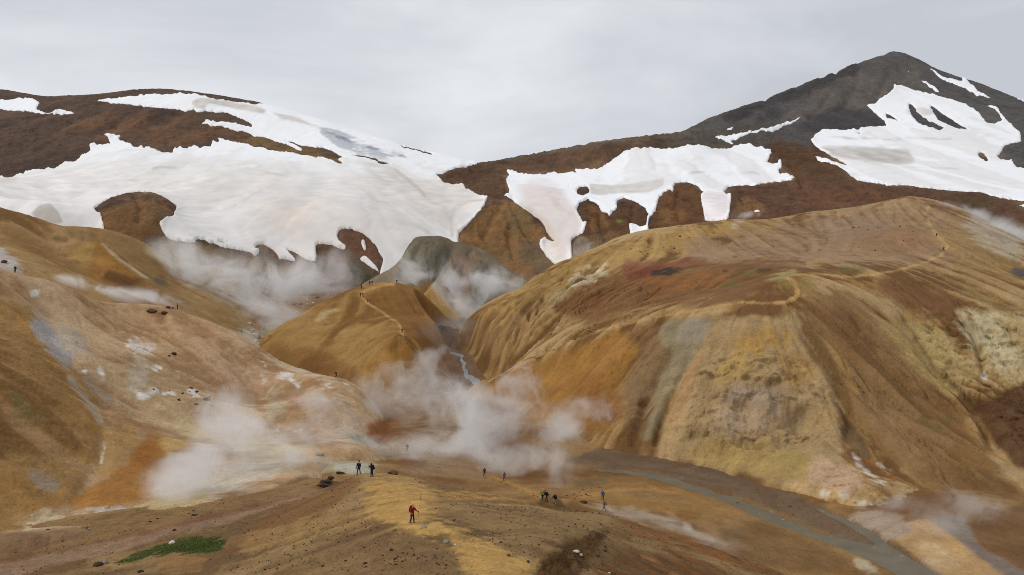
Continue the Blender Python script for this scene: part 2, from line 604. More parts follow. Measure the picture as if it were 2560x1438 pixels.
# --- valley floor with the river
vf = [(1650, 1185, 170), (1800, 1235, 157), (2000, 1310, 141), (2250, 1425, 119), (1400, 1165, 176), (1500, 1230, 151), (1600, 1240, 149), (1511, 1278, 132), (1700, 1300, 135), (1800, 1342, 129), (1900, 1332, 135), (1900, 1425, 117), (2000, 1402, 122),
      (1211, 1191, 165), (1261, 1202, 160), (1300, 1192, 168), (1190, 1166, 173), (1018, 1131, 178), (950, 1150, 163), (870, 1152, 149), (900, 1168, 141), (960, 1083, 192), (1100, 1052, 214), (1180, 985, 265), (1050, 988, 258), (1160, 900, 299),
      (1115, 872, 328), (660, 838, 308), (1180, 810, 372), (1000, 760, 395), (1350, 1240, 134), (1366, 1257, 130), (1420, 1262, 130), (1200, 1240, 140), (1500, 1300, 124), (1600, 1340, 118), (1750, 1420, 108), (2000, 1500, 103),
      (2340, 1312, 134), (2420, 1362, 126), (2500, 1412, 118), (2600, 1470, 110), (2480, 1342, 133), (2560, 1352, 129), (2500, 1292, 141), (2640, 1300, 140), (2300, 1450, 115), (2340, 1390, 123), (2560, 1500, 106), (2750, 1450, 116), (2400, 1290, 140),
      (1120, 985, 264), (1180, 962, 280), (560, 760, 372), (800, 760, 380), (1240, 780, 390), (1150, 935, 288)]
VALLEY = make_hill('valley_floor', survey(vf, (), [(-120, 100, -52), (-60, 100, -50), (-60, 180, -44), (-150, 250, -50), (-190, 380, -30), (150, 380, -20), (300, 380, -20), (150, 250, -50), (160, 180, -50), (-20, 90, -48), (60, 85, -44)]),
                   430, 2800, 3.4, 88, 440, 240, 0.5, gully=(0.25, 0.25), nz=(0.3, 14), seed=51, fine=2.4)
RIV = stroke([(1330, 1155), (1450, 1165), (1560, 1172), (1650, 1190), (1750, 1218), (1850, 1258), (1950, 1298), (2050, 1335), (2150, 1365), (2230, 1395), (2290, 1432), (2330, 1470), (2390, 1520)], [5, 8, 13, 17, 20, 23, 22, 22, 32, 50, 66, 80, 90])
RIV2 = stroke([(2000, 1246), (2060, 1272), (2120, 1300), (2180, 1335), (2230, 1370), (2260, 1400)], [4, 12, 18, 20, 24, 34])
CREEK = stroke([(1098, 868), (1112, 876), (1135, 882), (1158, 888), (1150, 898), (1162, 905), (1158, 918), (1166, 926), (1163, 936), (1178, 944), (1190, 952), (1198, 960), (1206, 965)], [4, 5, 6, 10, 9, 12, 10, 14, 14, 15, 20, 22, 14])
m_riv = np.maximum(mask_at(RIV, 8, VALLEY.u+VALLEY.wx*16, VALLEY.v+VALLEY.wy*9+(VALLEY.nf-.5)*9), mask_at(RIV2, 8, VALLEY.u+VALLEY.wx*16, VALLEY.v+VALLEY.wy*9+(VALLEY.nf-.5)*9))
m_crk = mask_at(CREEK, 3, VALLEY.u+VALLEY.wx*4, VALLEY.v+VALLEY.wy*2)
m_wat = np.maximum(m_riv, m_crk)
bank = np.maximum(mask_at(RIV, 30, VALLEY.u, VALLEY.v), mask_at(RIV2, 26, VALLEY.u, VALLEY.v))
zc = VALLEY.z.copy()
VALLEY.z -= sstep(0.15, 0.8, m_wat)*0.45+bank*0.25
refresh(VALLEY)
base_colour(VALLEY, [(122, 86, 48), (142, 106, 62), (156, 122, 76)], 0.6)
def pv(*a, **k): return paint(VALLEY, *a, **k)
pv([(1400, 1150), (1560, 1100), (1680, 1130), (1850, 1180), (2000, 1240), (2200, 1330), (2290, 1390), (2240, 1410), (2000, 1300), (1800, 1225), (1650, 1180), (1500, 1165)], (112, 90, 68), .95, 10, 8, .3, nv=.6)
pv([(1400, 1190), (1600, 1185), (1700, 1210), (1900, 1290), (1800, 1290), (1600, 1230), (1450, 1230)], (150, 112, 62), .7, 20, 12)
pv(ell(1480, 1203, 50, 10), (108, 90, 64), .7, 10, 10, nv=.8); pv(ell(1600, 1238, 40, 6), (104, 84, 58), .6, 8, 8, nv=.8)
pv([(1400, 1240), (1520, 1228), (1700, 1262), (1780, 1290), (1700, 1300), (1560, 1270), (1440, 1262)], (160, 120, 60), .6, 16, 10)
pv(stroke([(1455, 1245), (1520, 1264), (1600, 1290), (1680, 1310), (1780, 1340), (1860, 1380), (1900, 1415)], [8, 20, 26, 24, 14, 10, 8]), (178, 160, 130), .5, 16, 14, .4, nv=.8)
pv(ell(1720, 1316, 20, 6, 12), (212, 204, 190), .9, 6, 6); pv(ell(1720, 1288, 36, 10, 4), (128, 88, 44), .7, 10, 8)
pv(ell(1830, 1330, 26, 22, -30), (146, 128, 92), .6, 14, 12)
pv([(1780, 1330), (1900, 1300), (2050, 1370), (2150, 1420), (1960, 1430), (1850, 1400)], (120, 90, 54), .75, 20, 14, nv=.6)
pv([(1650, 1330), (1800, 1390), (2000, 1438), (2200, 1480), (1950, 1500), (1700, 1400)], (150, 116, 70), .6, 16, 10)
pv(ell(2165, 1420, 30, 18, 20), (184, 170, 140), .75, 16, 16, nv=1.0)
pv([(2230, 1330), (2300, 1300), (2360, 1320), (2520, 1438), (2600, 1500), (2420, 1500), (2330, 1420), (2260, 1370)], (190, 152, 102), .95, 10, 8, .3)
pv([(2270, 1345), (2330, 1340), (2420, 1420), (2380, 1430), (2300, 1390)], (204, 176, 134), .6, 16, 12, .5)
pv([(2280, 1380), (2310, 1390), (2380, 1450), (2340, 1440)], (180, 160, 136), .6, 10, 8)
pv([(2330, 1290), (2400, 1290), (2450, 1360), (2560, 1430), (2700, 1500), (2600, 1500), (2480, 1420), (2380, 1340)], (132, 120, 110), .85, 10, 8)
pv([(2420, 1300), (2560, 1260), (2800, 1260), (2800, 1500), (2560, 1420), (2450, 1350)], (118, 86, 54), .9, 14, 10, .4)
pv([(2150, 1260), (2240, 1280), (2300, 1330), (2230, 1350), (2120, 1300)], (168, 148, 128), .85, 12, 10, nv=.6)
pv([(760, 1140), (870, 1138), (960, 1160), (900, 1180), (780, 1185)], (166, 150, 116), .9, 12, 10)
pv([(830, 1165), (900, 1156), (935, 1168), (900, 1178), (840, 1175)], (172, 168, 152), .85, 10, 10, nv=.9)
pv(ell(958, 1080, 30, 26, 10), (142, 84, 36), .95, 12, 6); pv(ell(1040, 1100, 36, 18), (150, 100, 70), .7, 16, 8)
pv([(870, 1085), (930, 1100), (1000, 1130), (960, 1120), (880, 1100)], (146, 140, 116), .8, 8, 6, nv=.6)
pv(ell(1080, 1110, 120, 40), (162, 146, 130), .6, 30, 14); pv(ell(1150, 1060, 100, 30), (160, 136, 104), .6, 24, 10)
pv([(1050, 1140), (1200, 1140), (1400, 1130), (1400, 1180), (1200, 1190), (1000, 1190)], (156, 128, 96), .7, 20, 10)
pv(ell(1030, 1160, 40, 12), (120, 82, 60), .6, 12, 8)
pv([(980, 980), (1180, 965), (1220, 985), (1180, 1000), (1000, 1000)], (150, 116, 76), .7, 14, 8)
pv([(1100, 870), (1200, 880), (1210, 960), (1140, 970), (1100, 900)], (138, 110, 86), .8, 16, 8)
pv([(620, 780), (700, 790), (690, 830), (650, 850)], (150, 146, 116), .8, 12, 10, nv=.8)
pv([(700, 740), (900, 700), (950, 720), (800, 770)], (136, 108, 78), .8, 16, 12, nv=.8)
VPATH_PTS = [([(1190, 1168), (1220, 1190), (1262, 1202), (1310, 1225), (1360, 1246), (1390, 1262)], [5, 8, 9, 10, 12, 14]), ([(1390, 1256), (1450, 1246), (1530, 1226), (1640, 1224), (1720, 1240), (1790, 1262)], [14, 12, 8, 6, 5, 4])]
mp_ = np.zeros(len(VALLEY.x), np.float32)
for pts_, w_ in VPATH_PTS:
    s_ = stroke(pts_, w_); pv(s_, (172, 128, 66), .9, 5, 3, .1); mp_ = np.maximum(mp_, mask_at(s_, 5, VALLEY.u, VALLEY.v))
pv(RIV, (112, 96, 76), .8, 14, 6)
VALLEY.col *= 0.92
finish(VALLEY, M_EARTH)
VPATH = drape(VALLEY, 'path', mp_, 0.05, M_EARTH, VALLEY.col, .5, 0.0, 0); tag(VPATH, kind='structure')
# water lies level across its bed
VALLEY.z2 = VALLEY.z; VALLEY.z = zc-0.42
wcol = np.tile(lin((112, 108, 98)), (len(zc), 1))
o = drape(VALLEY, 'river', m_riv, 0.0, M_WATER, wcol, .3, 0.0, 0); tag(o, kind='structure')
o = drape(VALLEY, 'stream', m_crk, 0.12, M_STREAM, wcol, .3, 0.12, 0); tag(o, kind='structure')
VALLEY.z = VALLEY.z2


CREEK_W = np.array([hit(u, v, [VALLEY])[0][:2] for u, v in [(1098, 868), (1112, 876), (1135, 882), (1156, 890), (1158, 905), (1160, 920), (1166, 934), (1180, 948), (1200, 964)]])
def open_creek(H, r0=3.0, r1=11.0):
    """the stream has cut the foot of this hill away"""
    d = np.full(len(H.x), 1e9)
    for A, B in zip(CREEK_W[:-1], CREEK_W[1:]):
        ab = B-A; t = np.clip(((H.x-A[0])*ab[0]+(H.y-A[1])*ab[1])/(ab@ab), 0, 1)
        d = np.minimum(d, np.hypot(H.x-A[0]-t*ab[0], H.y-A[1]-t*ab[1]))
    k = np.nonzero(d < r1)[0]
    r, c = VALLEY.shape
    zv = bil(VALLEY.z.reshape(r, c), (CU+F*H.x[k]/H.y[k]-VALLEY.u0)/(VALLEY.u1-VALLEY.u0)*(c-1), np.interp(H.y[k], VALLEY.Ys, np.arange(r)))
    w = sstep(r1, r0, d[k])
    H.z[k] = H.z[k]*(1-w)+np.minimum(H.z[k], zv-0.5)*w
# ------------------------------------------------------------------ the hills, surveyed as (bearing u, bearing v, distance)
# --- far massif with the snow fields and the dark peak
sky_left = [(-400, 235, 1060), (-150, 228, 1055), (0, 222, 1050), (110, 241, 1050), (250, 235, 1045), (330, 224, 1048), (400, 221, 1050), (470, 227, 1040),
            (560, 240, 1010), (650, 256, 980), (800, 301, 930), (900, 333, 895), (1000, 363, 860), (1100, 388, 820), (1190, 409, 800)]
sky_right = [(1350, 381, 830), (1500, 353, 860), (1620, 338, 880), (1700, 331, 890), (1760, 300, 940), (1850, 268, 1020), (1920, 245, 1070), (2000, 213, 1130),
             (2050, 195, 1165), (2100, 175, 1200), (2150, 156, 1240), (2190, 143, 1270), (2215, 133, 1290), (2235, 129, 1300), (2255, 131, 1296), (2285, 143, 1280), (2320, 160, 1255), (2350, 176, 1230), (2400, 193, 1205), (2450, 208, 1180), (2560, 252, 1130), (2800, 330, 1050), (3000, 400, 1000)]
far = [(0, 600, 400), (-400, 600, 400), (300, 620, 410), (500, 640, 410), (650, 660, 420), (800, 680, 425), (950, 700, 425), (1100, 720, 430), (1300, 700, 430),
       (1400, 680, 430), (1600, 620, 445), (1800, 580, 470), (2000, 540, 510), (2300, 505, 560), (2560, 560, 480), (2900, 600, 450),
       (0, 446, 620), (-400, 446, 640), (300, 440, 600), (600, 480, 540), (600, 600, 440), (900, 540, 480), (850, 450, 600), (300, 520, 500), (1100, 500, 560),
       (0, 350, 760), (-400, 330, 800), (0, 275, 900), (400, 300, 820), (400, 383, 690), (650, 340, 780), (850, 400, 700), (1000, 450, 640),
       (1180, 440, 720), (1262, 497, 560), (1230, 462, 640), (1350, 440, 690), (1500, 420, 720), (1500, 500, 590), (1450, 580, 490), (1580, 540, 525),
       (1700, 420, 700), (1690, 500, 580), (1150, 600, 490), (1280, 600, 492), (1400, 640, 465), (1330, 560, 505), (1200, 545, 520), (1060, 590, 470),
       (1850, 345, 850), (1850, 430, 700), (1900, 470, 640), (2000, 400, 740), (2000, 330, 880), (2200, 300, 950), (2300, 300, 940), (2400, 235, 1080),
       (2200, 380, 790), (2350, 420, 720), (2500, 400, 760), (2300, 462, 630), (2560, 485, 600), (2100, 450, 650), (2500, 330, 900), (2100, 270, 1000), (2900, 480, 700),
       (2230, 200, 1150), (700, 560, 465), (450, 540, 480), (150, 540, 470)]
front = [((u-CU)/F*380, 380, -28) for u in range(-600, 3200, 300)]
FAR = make_hill('massif', survey(far, [(sky_left, 130, 60), (sky_right, 130, 80)], front), -230, 2790, 3.0, 384, 1480, 410, 2.8, pw=1.35,
                gully=(0.8, 0.5), nz=(0.9, 60.0), steps=18, seed=3, fine=14.0)

# traced outlines of the snow and of the rock inside it
SNOW_A = [(-400, 470), (0, 446), (27, 444), (72, 430), (137, 422), (163, 408), (188, 404), (203, 388), (228, 377), (222, 364), (280, 361), (259, 336), (304, 343), (297, 350),
          (336, 368), (412, 383), (432, 383), (434, 373), (485, 370), (499, 373), (528, 366), (532, 355), (553, 355), (542, 348), (615, 361), (669, 377), (752, 386), (807, 397),
          (857, 410), (857, 404), (846, 396), (862, 392), (846, 384), (807, 372), (759, 363), (734, 355), (709, 353), (745, 364), (759, 375), (749, 375), (712, 361), (662, 345), (615, 332),
          (567, 323), (557, 318), (535, 319), (503, 314), (521, 301), (579, 307), (629, 316), (631, 308), (593, 288), (564, 279), (521, 278), (492, 287), (485, 276), (459, 283),
          (438, 275), (401, 272), (369, 269), (315, 258), (235, 247), (264, 245), (297, 240), (409, 237), (470, 236), (542, 246), (615, 255), (665, 262), (700, 262), (800, 292),
          (1000, 352), (1190, 400), (1195, 409), (1175, 415), (1118, 433), (1092, 440), (1110, 458), (1132, 466), (1154, 466), (1175, 480), (1222, 493), (1219, 505), (1197, 534), (1168, 567),
          (1147, 585), (1145, 640), (984, 720), (940, 720), (958, 650), (933, 610), (911, 589), (897, 580), (864, 570), (852, 573), (845, 590), (855, 610), (870, 625), (830, 614), (790, 611),
          (793, 640), (790, 655), (770, 652), (745, 634), (716, 625), (720, 632), (745, 655), (700, 648), (685, 628), (673, 620), (660, 614), (645, 612), (638, 618), (650, 632), (640, 641), (620, 632), (593, 626), (560, 622),
          (548, 616), (545, 612), (520, 608), (499, 598), (485, 604), (493, 611), (450, 606), (420, 600), (405, 583), (398, 574), (434, 551), (440, 535), (443, 522), (405, 504), (370, 496), (340, 493), (311, 502), (253, 518),
          (235, 531), (250, 545), (259, 571), (265, 640), (-400, 640)]
SNOW_B = [(1262, 431), (1273, 440), (1262, 455), (1273, 477), (1270, 489), (1255, 496), (1284, 505), (1309, 527), (1356, 556), (1364, 581), (1392, 610), (1360, 600), (1349, 618),
          (1364, 639), (1392, 668), (1432, 660), (1429, 607), (1440, 590), (1458, 592), (1465, 567), (1452, 548), (1440, 524), (1450, 506), (1472, 499), (1490, 508), (1510, 535), (1526, 543), (1544, 524),
          (1543, 502), (1559, 497), (1591, 509), (1613, 520), (1621, 540), (1613, 571), (1595, 571), (1570, 566), (1575, 595), (1625, 600), (1618, 563), (1635, 538), (1646, 495), (1660, 481), (1682, 477), (1679, 466), (1687, 457),
          (1720, 460), (1740, 465), (1758, 482), (1751, 489), (1760, 560), (1819, 560), (1828, 496), (1810, 483), (1819, 469), (1892, 467), (1897, 462), (1982, 456), (1989, 447), (1950, 436),
          (1946, 425), (1953, 418), (1950, 397), (1942, 411), (1917, 407), (1931, 382), (1899, 371), (1863, 359), (1837, 360), (1825, 369), (1700, 369), (1671, 368), (1577, 372), (1537, 390),
          (1523, 404), (1494, 417), (1436, 417), (1443, 426), (1385, 430), (1331, 437), (1298, 433)]
SNOW_C = [(2025, 351), (2054, 324), (2148, 326), (2152, 321), (2217, 317), (2210, 303), (2181, 281), (2165, 263), (2185, 261), (2214, 241), (2235, 223), (2235, 212), (2257, 216), (2315, 234),
          (2373, 248), (2416, 263), (2445, 277), (2463, 303), (2488, 310), (2508, 297), (2492, 274), (2465, 261), (2492, 264), (2512, 292), (2532, 317), (2550, 331), (2552, 357), (2514, 364),
          (2494, 393), (2528, 407), (2543, 422), (2700, 440), (2900, 450), (2900, 530), (2700, 515), (2560, 507), (2477, 494), (2459, 483), (2387, 483), (2279, 469), (2145, 458), (2130, 447), (2112, 429), (2076, 415),
          (2033, 398), (2058, 395), (2085, 408), (2123, 416), (2094, 400), (2060, 380), (2036, 369)]
SNOW_D = [[(2315, 167), (2358, 194), (2409, 205), (2405, 192), (2438, 216), (2445, 227), (2487, 246), (2445, 237), (2387, 212), (2351, 198)],
          [(2299, 196), (2325, 212), (2353, 233), (2340, 232), (2310, 208)], [(2254, 169), (2276, 179), (2270, 180)], [(2536, 245), (2600, 262), (2600, 268), (2545, 250)],
          [(2015, 285), (1957, 314), (1931, 332), (1880, 333), (1825, 349), (1838, 360), (1783, 338), (1845, 331), (1917, 327), (1960, 303)], [(1810, 319), (1835, 312), (1828, 321)],
          [(-400, 245), (0, 251), (54, 247), (80, 249), (99, 261), (89, 278), (123, 284), (155, 279), (190, 284), (181, 289), (108, 287), (54, 279), (0, 274), (-400, 268)],
          [(367, 282), (374, 282), (372, 287)], [(2128, 180), (2132, 183), (2126, 189)]]
SNOW_E = [[(905, 604), (912, 606), (917, 630), (912, 634), (903, 615)], [(898, 648), (915, 644), (935, 665), (958, 690), (930, 672), (905, 655)], [(1885, 487), (1889, 497), (1884, 494)],
          [(1888, 524), (1898, 527), (1900, 540), (1886, 540)], [(2520, 517), (2600, 530), (2600, 537), (2535, 524)]]
ROCK = [list(ell(1457, 476, 16, 13)), [(2268, 262), (2280, 261), (2289, 272), (2291, 280), (2322, 303), (2364, 320), (2351, 327), (2297, 310), (2279, 288)],
        [(2325, 264), (2344, 275), (2380, 300), (2422, 328), (2387, 321), (2344, 299)], [(2214, 282), (2252, 303), (2217, 295)], [(2444, 384), (2455, 381), (2474, 399), (2465, 404), (2450, 395)],
        [(870, 384), (898, 389), (940, 402), (979, 414), (958, 416), (925, 402)], [(995, 360), (1085, 386), (1075, 388), (1010, 368)], [(2138, 333), (2156, 334), (2145, 337)],
        [(548, 604), (560, 607), (572, 612), (560, 614), (548, 611)], [(1421, 465), (1428, 467), (1424, 469)]]
def jag(H, px):
    e = H.y/900.0
    return (fbm(H.x/(16*e), H.y/(30*e), 5, 901)-0.5)*2*px, (fbm(H.x/(16*e)+7, H.y/(30*e), 5, 902)-0.5)*2*px
jx, jy = jag(FAR, 2.6)
e_ = FAR.y/900.0
jx = jx+(fbm(FAR.x/(4*e_), FAR.y/(7*e_), 3, 911)-.5)*8; jy = jy+(fbm(FAR.x/(4*e_)+3, FAR.y/(7*e_), 3, 912)-.5)*8
m_snow = np.maximum(mask_at([SNOW_A, SNOW_B, SNOW_C]+SNOW_D, 2.4, FAR.u+jx, FAR.v+jy, holes=ROCK), mask_at(SNOW_E, 3, FAR.u+jx*.4, FAR.v+jy*.4))
m_wide = mask_at([SNOW_A, SNOW_B, SNOW_C]+SNOW_D, 26, FAR.u, FAR.v, holes=ROCK)
# rock stands proud of the snow; broken outcrops where it is steep
bare = sstep(0.75, 0.2, m_wide)
crag = 1-np.abs(2*fbm(FAR.x/26, FAR.y/26, 5, 71)-1)
crag2 = 1-np.abs(2*fbm(FAR.x/9, FAR.y/9, 4, 73)-1)
FAR.z += bare*(0.6+((crag-0.66)*6+(crag2-.66)*3)*np.where(FAR.y > 850, .45, 1.0)*sstep(0.0, 0.5, bare))*np.where(FAR.y < 470, 0.45, 1.0)-bare*sstep(780, 1000, FAR.y)*1.0
knob = mask_at([[(235, 531), (253, 518), (311, 502), (340, 493), (405, 504), (443, 522), (434, 551), (398, 574), (330, 600), (259, 571)]], 40, FAR.u, FAR.v)
FAR.z += knob*6
rim = mask_at([stroke([(1750, 305), (1830, 275), (1960, 232), (2070, 188), (2150, 152)], 46)], 20, FAR.u, FAR.v)
FAR.z += rim*(crag-0.74)*9*sstep(900, 1050, FAR.y)
def cut(H, pts, w, soft, depth):
    m_ = mask_at([stroke(pts, w)], soft, H.u+H.wx*10, H.v+H.wy*10)
    H.z -= m_*depth
for p_, d_ in (([(1258, 512), (1235, 555), (1205, 605)], 4), ([(1275, 515), (1305, 565), (1345, 625)], 5), ([(1268, 530), (1275, 580), (1285, 650)], 3.5), ([(330, 505), (350, 540), (345, 580)], 3), ([(1500, 520), (1500, 560), (1515, 610)], 4), ([(1585, 520), (1580, 560)], 3), ([(1700, 475), (1690, 520), (1700, 560)], 4), ([(1720, 480), (1735, 530)], 3), ([(1850, 475), (1860, 520)], 3), ([(1960, 400), (2000, 440), (2010, 480)], 4), ([(850, 625), (880, 660), (900, 700)], 3),
               ([(2085, 225), (2055, 260), (2020, 290)], 6), ([(2150, 195), (2125, 240), (2090, 280)], 5), ([(1985, 260), (1950, 285), (1900, 310)], 5), ([(2225, 175), (2212, 210), (2190, 250)], 4)):
    cut(FAR, p_, [5, 9, 12][:len(p_)], 10, d_)
# the skyline as surveyed, after all the relief has been added
def true_skyline(H, chain, Ymin, reach=260.0):
    r, c = H.shape
    z = H.z.reshape(r, c); uu = np.linspace(H.u0, H.u1, c)
    far_ = H.Ys > Ymin
    vv = CV-F*z[far_]/H.Ys[far_][:, None]
    k = vv.argmin(0); vmin = vv.min(0); Yc = H.Ys[far_][k]
    ch = np.array(sorted(chain)); tgt = np.interp(uu, ch[:, 0], ch[:, 1])
    e = blur((vmin-tgt)[None].repeat(3, 0), 4)[1]; Yc = blur(Yc[None].repeat(3, 0), 40)[1]
    w = sstep(Yc-reach, Yc-60, H.Ys[:, None]*np.ones(c))
    H.z = (z+e*w*H.Ys[:, None]/F).ravel()
true_skyline(FAR, sky_left+sky_right, 740)
refresh(FAR)
base_colour(FAR, [(74, 56, 44), (98, 74, 54), (124, 96, 68)], 0.8)
paint(FAR, [(-400, 200), (900, 200), (1250, 420), (1000, 470), (0, 470), (-400, 470)], (82, 64, 54), .8, 40, 20, .6)
paint(FAR, [(150, 300), (350, 290), (560, 330), (880, 400), (840, 420), (560, 360), (300, 345), (180, 320)], (108, 78, 54), .85, 30, 16, .5)
paint(FAR, [(640, 340), (760, 365), (870, 400), (850, 412), (700, 385), (620, 358)], (118, 92, 52), .7, 14, 8)
paint(FAR, [(1650, 350), (1850, 250), (2230, 100), (2700, 250), (2900, 500), (2560, 480), (2450, 280), (2200, 300), (2060, 360), (1850, 370)], (84, 80, 78), 1.0, 30, 14)
paint(FAR, [(2000, 250), (2230, 150), (2330, 190), (2240, 260), (2100, 300), (1900, 320)], (98, 90, 82), .7, 30, 16)
paint(FAR, stroke([(1800, 300), (1900, 262), (2000, 225), (2100, 182), (2150, 160)], 26), (58, 54, 54), .8, 12, 14)
paint(FAR, [(1980, 320), (2090, 262), (2180, 270), (2225, 315), (2130, 335), (2040, 340)], (62, 60, 60), .8, 14, 10)
for r_ in ROCK[1:4]: paint(FAR, [tuple(p) for p in r_], (70, 70, 74), 1.0, 10, 2)
paint(FAR, ell(2490, 295, 40, 24, 20), (92, 88, 84), .6, 12, 8)
paint(FAR, ell(1800, 345, 150, 26, -6), (82, 74, 64), .7, 20, 10)
paint(FAR, stroke([(1200, 405), (1400, 372), (1600, 340), (1800, 330)], 16), (98, 88, 74), .6, 10, 6)
paint(FAR, [(1195, 410), (1400, 380), (1600, 350), (1540, 385), (1400, 425), (1280, 435), (1100, 445)], (90, 66, 48), .7, 16, 10)
paint(FAR, [(1090, 440), (1190, 412), (1265, 440), (1270, 490), (1230, 500), (1110, 460)], (84, 58, 40), .75, 10, 8)
paint(FAR, [(1262, 495), (1310, 525), (1365, 580), (1420, 660), (1300, 690), (1140, 640), (1150, 580), (1200, 530)], (128, 92, 50), .9, 14, 12)
paint(FAR, ell(1300, 545, 35, 40, -20), (112, 96, 62), .6, 18, 10)
paint(FAR, ell(1230, 640, 60, 30), (116, 94, 58), .5, 18, 10)
paint(FAR, ell(1350, 640, 60, 40, 40), (96, 86, 68), .6, 20, 12)
paint(FAR, [(1440, 590), (1438, 520), (1475, 500), (1530, 545), (1560, 500), (1620, 540), (1600, 600), (1500, 640)], (92, 62, 38), .85, 12, 8)
paint(FAR, [(1470, 510), (1500, 520), (1525, 560), (1480, 585), (1465, 545)], (132, 92, 48), .6, 10, 8)
paint(FAR, ell(1510, 605, 45, 25), (118, 90, 52), .7, 16, 8)
paint(FAR, ell(1452, 625, 22, 36, 8), (140, 122, 104), .85, 10, 6)
paint(FAR, ell(1547, 552, 10, 4), (112, 118, 50), .9, 5, 3)
paint(FAR, [(1620, 580), (1640, 500), (1690, 460), (1760, 480), (1760, 560)], (98, 66, 38), .85, 10, 8)
paint(FAR, ell(1680, 540, 40, 20), (130, 90, 48), .5, 12, 8)
paint(FAR, [(1820, 470), (2000, 450), (2130, 450), (2480, 495), (2620, 540), (2500, 560), (1820, 560)], (92, 64, 46), .9, 12, 8)
paint(FAR, ell(2100, 500, 120, 22, 4), (112, 76, 50), .6, 18, 10)
paint(FAR, ell(1870, 520, 40, 22), (130, 95, 55), .6, 12, 8)
paint(FAR, [(1900, 370), (1960, 350), (2060, 380), (2130, 450), (2000, 455), (1945, 400)], (86, 60, 38), .85, 14, 8)
paint(FAR, ell(2440, 510, 50, 14), (80, 74, 36), .6, 12, 8)
paint(FAR, [(235, 531), (311, 502), (405, 504), (443, 525), (400, 575), (330, 610), (255, 575)], (124, 90, 52), .9, 10, 8)
paint(FAR, ell(410, 545, 34, 20, -15), (92, 72, 48), .7, 10, 8)
paint(FAR, [(400, 600), (500, 605), (620, 635), (800, 700), (700, 760), (400, 680)], (128, 98, 62), .9, 14, 10)
paint(FAR, ell(560, 650, 100, 18, 12), (150, 126, 86), .6, 14, 8)
paint(FAR, [(785, 612), (870, 620), (960, 660), (980, 720), (880, 730), (790, 690)], (96, 76, 58), .9, 10, 8)
paint(FAR, ell(840, 650, 40, 24, 20), (122, 88, 64), .6, 14, 8)
paint(FAR, ell(905, 690, 40, 18, 30), (72, 74, 46), .7, 12, 8)
paint(FAR, [(845, 575), (900, 580), (935, 612), (960, 655), (900, 650), (860, 620)], (104, 72, 52), .9, 8, 6)
FAR.col = FAR.col*1.06
deep = (m_snow > .97)
finish(FAR, M_ROCKY, grey=0.08, skip=deep)
# snow: clean white above, wind-blown ash and algae below
sc_col = np.tile(lin((237, 238, 240)), (len(FAR.x), 1))
class _S: pass
S_ = _S(); S_.__dict__.update(FAR.__dict__); S_.col = sc_col
paint(S_, [(-400, 440), (300, 400), (850, 420), (1150, 450), (1250, 500), (1180, 600), (1000, 700), (-400, 700)], (224, 219, 215), .95, 60, 20, .15, .2)
paint(S_, [(560, 500), (820, 460), (1000, 560), (960, 650), (700, 640)], (215, 207, 200), .7, 70, 20, .4, .3)
paint(S_, ell(725, 555, 60, 65, 10), (208, 190, 174), .7, 90, 30, .5)
paint(S_, ell(790, 600, 40, 12, 15), (206, 190, 168), .6, 24, 10, .2)
paint(S_, [(980, 420), (1090, 450), (1180, 490), (1140, 580), (1060, 560), (1000, 480)], (217, 209, 199), .7, 40, 16, .4)
paint(S_, stroke([(965, 420), (1010, 455), (1060, 495)], 14), (214, 206, 196), .6, 14, 6, .3)
paint(S_, stroke([(1219, 505), (1170, 510), (1135, 530), (1127, 560), (1130, 600)], 4), (182, 166, 146), .8, 4, 2, .1)
paint(S_, [(1290, 450), (1400, 460), (1440, 520), (1460, 590), (1430, 650), (1360, 590), (1300, 510)], (220, 206, 198), .8, 26, 10, .3)
paint(S_, stroke([(1310, 525), (1365, 560), (1385, 610), (1410, 650)], 22), (206, 184, 162), .7, 16, 8, .3)
paint(S_, ell(1385, 505, 34, 12, 40), (196, 176, 166), .5, 10, 14, .6, .6)
paint(S_, [(1350, 605), (1375, 600), (1400, 625), (1425, 655), (1390, 665), (1360, 640)], (214, 202, 192), .7, 8, 6)
paint(S_, [(1470, 464), (1545, 470), (1600, 458), (1660, 449), (1655, 470), (1620, 488), (1560, 486), (1500, 492), (1475, 488)], (201, 196, 190), .95, 5, 4, .1)
paint(S_, [(2045, 368), (2150, 372), (2270, 378), (2292, 410), (2240, 416), (2140, 402), (2080, 392)], (193, 188, 182), .95, 6, 4, .1)
paint(S_, ell(2200, 398, 60, 12, 8), (176, 170, 164), .6, 10, 4, .1)
paint(S_, ell(2300, 283, 40, 10, 3), (208, 203, 198), .9, 8, 4)
paint(S_, stroke([(2160, 408), (2240, 421), (2330, 424), (2400, 426)], 3), (190, 174, 154), .7, 4, 2)
paint(S_, [(478, 258), (500, 248), (560, 255), (640, 268), (668, 280), (660, 290), (600, 278), (520, 262), (512, 274), (490, 272)], (203, 197, 189), .95, 5, 4, .2)
paint(S_, [(676, 285), (720, 292), (780, 312), (770, 315), (700, 298)], (206, 200, 194), .9, 4, 3)
paint(S_, [(797, 325), (850, 338), (920, 365), (1010, 392), (1000, 404), (930, 398), (860, 372), (820, 350)], (168, 172, 178), .85, 8, 6, .9, .7)
paint(S_, [(80, 540), (100, 522), (125, 516), (148, 535), (160, 565), (110, 575)], (186, 178, 168), .95, 5, 3, .1)
paint(S_, [(1760, 480), (1828, 490), (1819, 560), (1760, 560)], (228, 214, 212), .7, 12, 6)
paint(S_, ell(10, 455, 40, 8), (190, 178, 166), .5, 8, 8, .5, .6)
